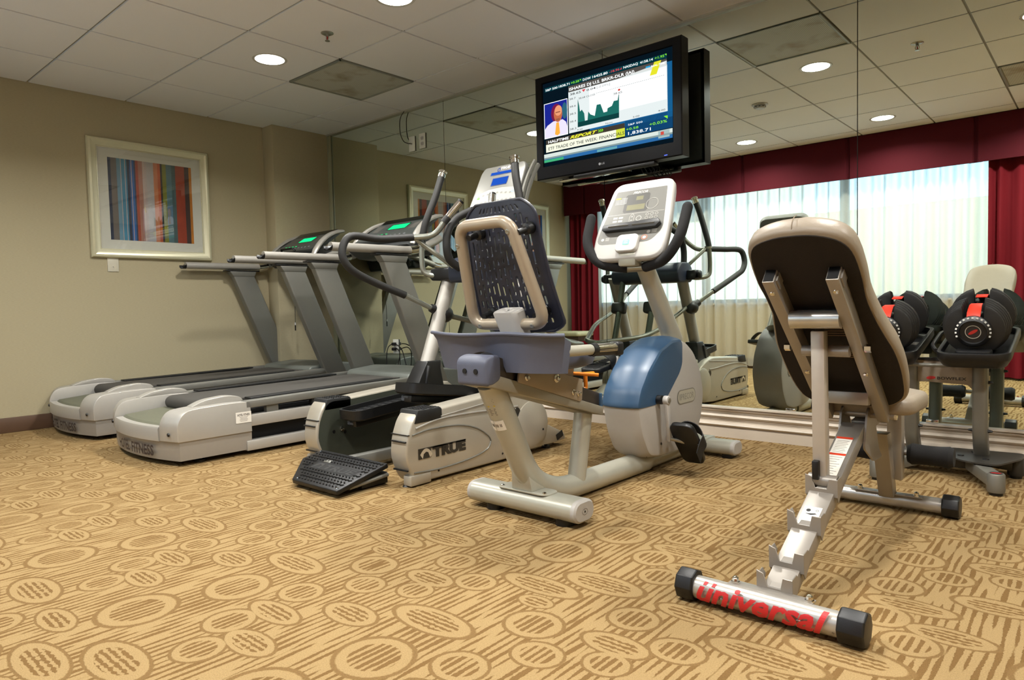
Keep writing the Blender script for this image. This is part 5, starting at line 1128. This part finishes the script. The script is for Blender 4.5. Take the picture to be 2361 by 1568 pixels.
obj('roller_post', MB().box((wc+.038, -.985, .275), (.046, .046, .30)), frame_g, t, bevel=.003)
obj('seat_beam', MB().box((wc+.01, -1.15, .375), (.05, .36, .04), (.12, 0, 0)), frame_g, t, bevel=.003)
obj('roller_axle', MB().cyl((wc-.17, -.960, .215), (wc+.20, -.960, .215), .010, 10), frame_g, t)
for a, b_ in ((wc-.165, wc-.02), (wc+.072, wc+.208)):
    n_k = 10; P = []; R = []
    for k in range(n_k+1):
        s_ = k/n_k; P.append((a+(b_-a)*s_, -.960, .213)); R.append(.0395-.0065*math.sin(PI*s_)-(.010 if k in (0, n_k) else 0))
    obj('foam_roller', MB().tube(P, R, 20), foam, t)
def stp_(z, s): return [(wc+.005+dx*s, -1.165+dy*s, z) for dx, dy in fil2([(-.150, -.17), (.150, -.17), (.155, .08), (.10, .155), (-.10, .155), (-.155, .08)], .06, 6)]
sp2 = obj('seat_pad', MB().loft([stp_(.398, .93), stp_(.403, .98), stp_(.415, 1.0), stp_(.436, .995), stp_(.447, .95), stp_(.451, .85)]), beige_v, t, ang=60)
sp2.rotation_euler = (0, 0, 0)

# ================================================================== DUMBBELL STAND AND DUMBBELLS
t = thing('dumbbell_stand', 'grey two-post dumbbell stand with black trays against the mirror at the right', 'dumbbell stand', (4.97, -.25, 0))
tilt = math.atan2(.085, .40)
for xx, bend in ((4.850, -.010), (5.098, .010)):
    pth = spl([(xx, -.20, .065), (xx, -.255, .16), (xx, -.275, .30), (xx, -.275, .44), (xx, -.26, .56)], 5)
    q = MB(); q.loft([[(p.x+a, p.y+b_, p.z) for a, b_ in rr(.052, .062, .012, 3)] for p in pth]); obj('post', q, stand_g, t, ang=40)
    for zz in (.20, .40):
        for sg in (-1, 1): obj('post_knob', MB().cyl((xx+sg*.024, -.27, zz), (xx+sg*.042, -.27, zz), .008, 8, .004), dark, t)
pn = obj('front_panel', MB().prism([(4.845, .490), (5.095, .478), (5.095, .372), (5.07, .372), (5.055, .388), (4.90, .395), (4.845, .392)], 'y', -.292, -.270), M('stand_panel', (142, 130, 116), .45, .1), t, bevel=.004)
d = DC((0, -.2925, 0), X, Z); d.ell(inkr, 4.925, .4125, .017, .0070, 1, 18, .1); d.text(M('letter_black', (24, 20, 20), .5), 'BOWFLEX', 4.948, .4065, 5.052, .4185, 1, .02); d.build('logo', pn)
obj('panel_trim', MB().prism([(4.845, .494), (4.97, .500), (5.095, .484), (5.095, .478), (4.845, .489)], 'y', -.296, -.266), dark, pn)
obj('base_plate', MB().prism(fil2([(4.97, -.30), (5.06, -.40), (5.17, -.42), (5.235, -.24), (5.235, -.12), (5.10, -.13), (4.97, -.14)], .03), 'z', .088, .094), M('stand_dark', (58, 56, 52), .4, .3), t)
for a, b_ in ((5.035, -.30), (5.07, -.20), (5.125, -.33)): obj('plate_bolt', MB().lathe([(.012, 0), (.011, .004), (.001, .006)], (a, b_, .094), Z, 10), dark, t)
obj('base_beam', MB().box((4.93, -.235, .060), (.34, .075, .052)), M('stand_dark', (58, 56, 52)), t, bevel=.006)
for sgn, pts in ((1, [(5.075, -.30), (5.178, -.515)]), (1, [(5.10, -.19), (5.210, -.175)]), (-1, [(4.875, -.30), (4.772, -.515)]), (-1, [(4.85, -.19), (4.74, -.175)])):
    a, b_ = pts; m_ = stand_g if b_[1] < -.4 else M('stand_dark', (58, 56, 52))
    dr = (Vector((*b_, 0))-Vector((*a, 0))).normalized(); sd_ = Vector((-dr.y, dr.x, 0))
    q = MB().loft([[Vector((p[0], p[1], 0))+sd_*sx*.026+Z*z for sx, z in ((1, h1), (-1, h1), (-1, h0), (1, h0))] for p, h0, h1 in ((a, .042, .088), (b_, .030, .078))]); lg_ = obj('leg', q, m_, t, bevel=.005)
    obj('leg_end', MB().lathe([(.001, .012), (.028, .012), (.030, .02), (.029, .078), (.026, .083), (.001, .083)], (*b_, 0), Z, 20), m_, lg_)
    obj('rubber_foot', MB().cyl((*b_, 0), (*b_, .013), .022, 14), dark, lg_)
    d = DC((b_[0], b_[1], .0832), X, Y); d.ell(dark, 0, 0, .021, .021); d.ell(inkr, 0, 0, .017, .007, 2, 18, .2); d.build('leg_badge', lg_)
obj('tray_tube', MB().tube(fil([(4.80, -.30, .49), (4.86, -.40, .475), (5.03, -.40, .475), (5.07, -.33, .52)], .05), .008, 10), stand_g, t)
YT = -.29; zt = .560
for xx, nm in ((5.095, 'r'), (4.785, 'l')):
    o = Vector((xx, YT, zt)); v = Vector((0, math.cos(tilt), math.sin(tilt))); n_ = X.cross(v)
    outp = rr(.245, .44, .05, 5); inp = rr(.215, .41, .04, 5)
    q = MB().loft([[o+X*a+v*b_+n_*h for a, b_ in r_] for r_, h in (([(a*.86, b_*.9) for a, b_ in outp], -.045), (outp, -.010), (outp, .018), (inp, .018), (inp, -.008))])
    tr_ = obj('tray', q, dark, t, bevel=.003, ang=40)
    obj('tray_cradle', MB().slab(o-v*.16+n_*-.006, X, v, rr(.12, .05, .015, 3), 0, .025), dark, tr_, bevel=.006)
    obj('tray_mount', MB().box((xx+.01, YT+.02, zt-.060), (.085, .10, .05)), dark, t, bevel=.01)
    q = MB().tube(fil([(xx-.125, YT-.17, zt-.02), (xx-.150, YT-.10, zt-.005), (xx-.150, YT+.10, zt+.04), (xx-.12, YT+.16, zt+.045)], .03), .008, 8); obj('tray_handle', q, dark, t)
def plate_out(rad, gap):
    P = []; n = 26; a0 = math.asin(gap/rad)
    for k in range(n+1):
        a = PI/2-a0-(2*PI-2*a0)*k/n; P.append((rad*math.cos(a), rad*math.sin(a)))
    P += [(-gap+.002, rad*.78), (-gap*.9, .02), (-gap*.4, -.012), (gap*.4, -.012), (gap*.9, .02), (gap-.002, rad*.78)]
    return P
def dumbbell(xc_, label):
    o = Vector((xc_, YT, zt+.098)); v = Vector((0, math.cos(tilt), math.sin(tilt))); n_ = X.cross(v)
    t = thing('adjustable_dumbbell', label, 'dumbbell', o-n_*.105, 'adjustable dumbbells on the stand')
    rub = M('dumbbell_rubber', (15, 15, 15), .5, 0, .2, bump=.15)
    for sg in (-1, 1):
        for k in range(6):
            rad = .118-.0035*k if k else .112; s0 = sg*(.070+.0165*k); po = plate_out(rad, .030+.002*k)
            po2 = [(a*.94, b_*.94) for a, b_ in po]
            R = [[o+X*a+n_*b_+v*(s0+sg*h) for a, b_ in r_] for r_, h in ((po2, 0), (po, .003), (po, .0125), (po2, .0150))]
            obj('weight_plate', MB().loft(R), rub, t, ang=30)
    obj('handle', MB().tube([o-v*.066, o-v*.03, o+v*.03, o+v*.066], [.016, .019, .019, .016], 14), rub, t)
    for sg in (-1, 1):
        obj('handle_housing', MB().slab(o+v*sg*.085, X, n_, rr(.050, .11, .02, 3, 0, .0), -.085+.010, .085-.010) if 0 else MB().box(o+v*sg*.125+n_*.01, (.046, .115, .085), (tilt, 0, 0)), dark, t, bevel=.008)
        rl_ = obj('red_label', MB().loft([[o+X*a+v*(sg*s_)+n_*h for a in (-w2, w2) for h in ((h1, h1+.004) if a < 0 else (h1+.004, h1))] for s_, h1, w2 in ((.062, .078, .020), (.10, .080, .021), (.150, .062, .023), (.176, .040, .022))]), red, t, bevel=.001)
        dl = o+v*sg*.176-n_*.005; dv = v*sg
        dd = obj('dial', MB().lathe([(.001, -.03), (.056, -.03), (.061, -.012), (.061, .002), (.050, .014), (.046, .016), (.043, .008), (.001, .008)], dl, dv, 36), dark, t, ang=30)
        q = MB()
        for k in range(15): a = PI*(-.1+1.2*k/14); q.box(dl+(X*math.cos(a)+n_*math.sin(a))*.0565+dv*.010, (.006, .003, .007), (tilt, -a, 0))
        g_ = obj('dial_marks', q, M('dial_mark_white', (190, 190, 184), .5), dd); g_['kind'] = 'stuff'
        uu = X if sg < 0 else -X
        d = DC(dl+dv*.0086, uu, n_); d.n = dv.copy(); d.ring(M('dial_ring', (190, 190, 180), .3, .5), 0, 0, .0265, .0265, .0025, 1, 32); d.ell(M('dial_center', (32, 26, 26), .4), 0, 0, .024, .024, 1); d.ell(M('dial_red', (150, 30, 26), .4), 0, 0, .018, .006, 2, 20, .55); d.build('dial_badge', dd)
    return t
da = dumbbell(5.095, 'adjustable dumbbell on the right tray, its round dial facing the camera')
db_ = copy_tree(da); move(db_, (4.785-5.095, 0, 0), 'adjustable dumbbell on the left tray, partly hidden by the bench backrest')
# stool by the far drape, seen only in the mirror
t = thing('padded_stool', 'low stool with beige padded top by the left drape, seen in the mirror', 'stool', (.46, -3.28, 0))
def sq(z, s): return [(.46+a*s, -3.28+b_*s, z) for a, b_ in rr(.40, .34, .05, 5)]
obj('cushion', MB().loft([sq(.375, .96), sq(.385, 1.0), sq(.415, 1.0), sq(.430, .94)]), M('olive_beige_vinyl', (172, 168, 138), .45), t, ang=60)
obj('apron', MB().box((.46, -3.28, .345), (.36, .30, .06)), M('dark_wood', (52, 34, 26), .5), t, bevel=.004)
for a in (-1, 1):
    for b_ in (-1, 1): obj('leg', MB().box((.46+a*.16, -3.28+b_*.13, .16), (.035, .035, .32)), M('dark_wood', (52, 34, 26)), t, bevel=.003)
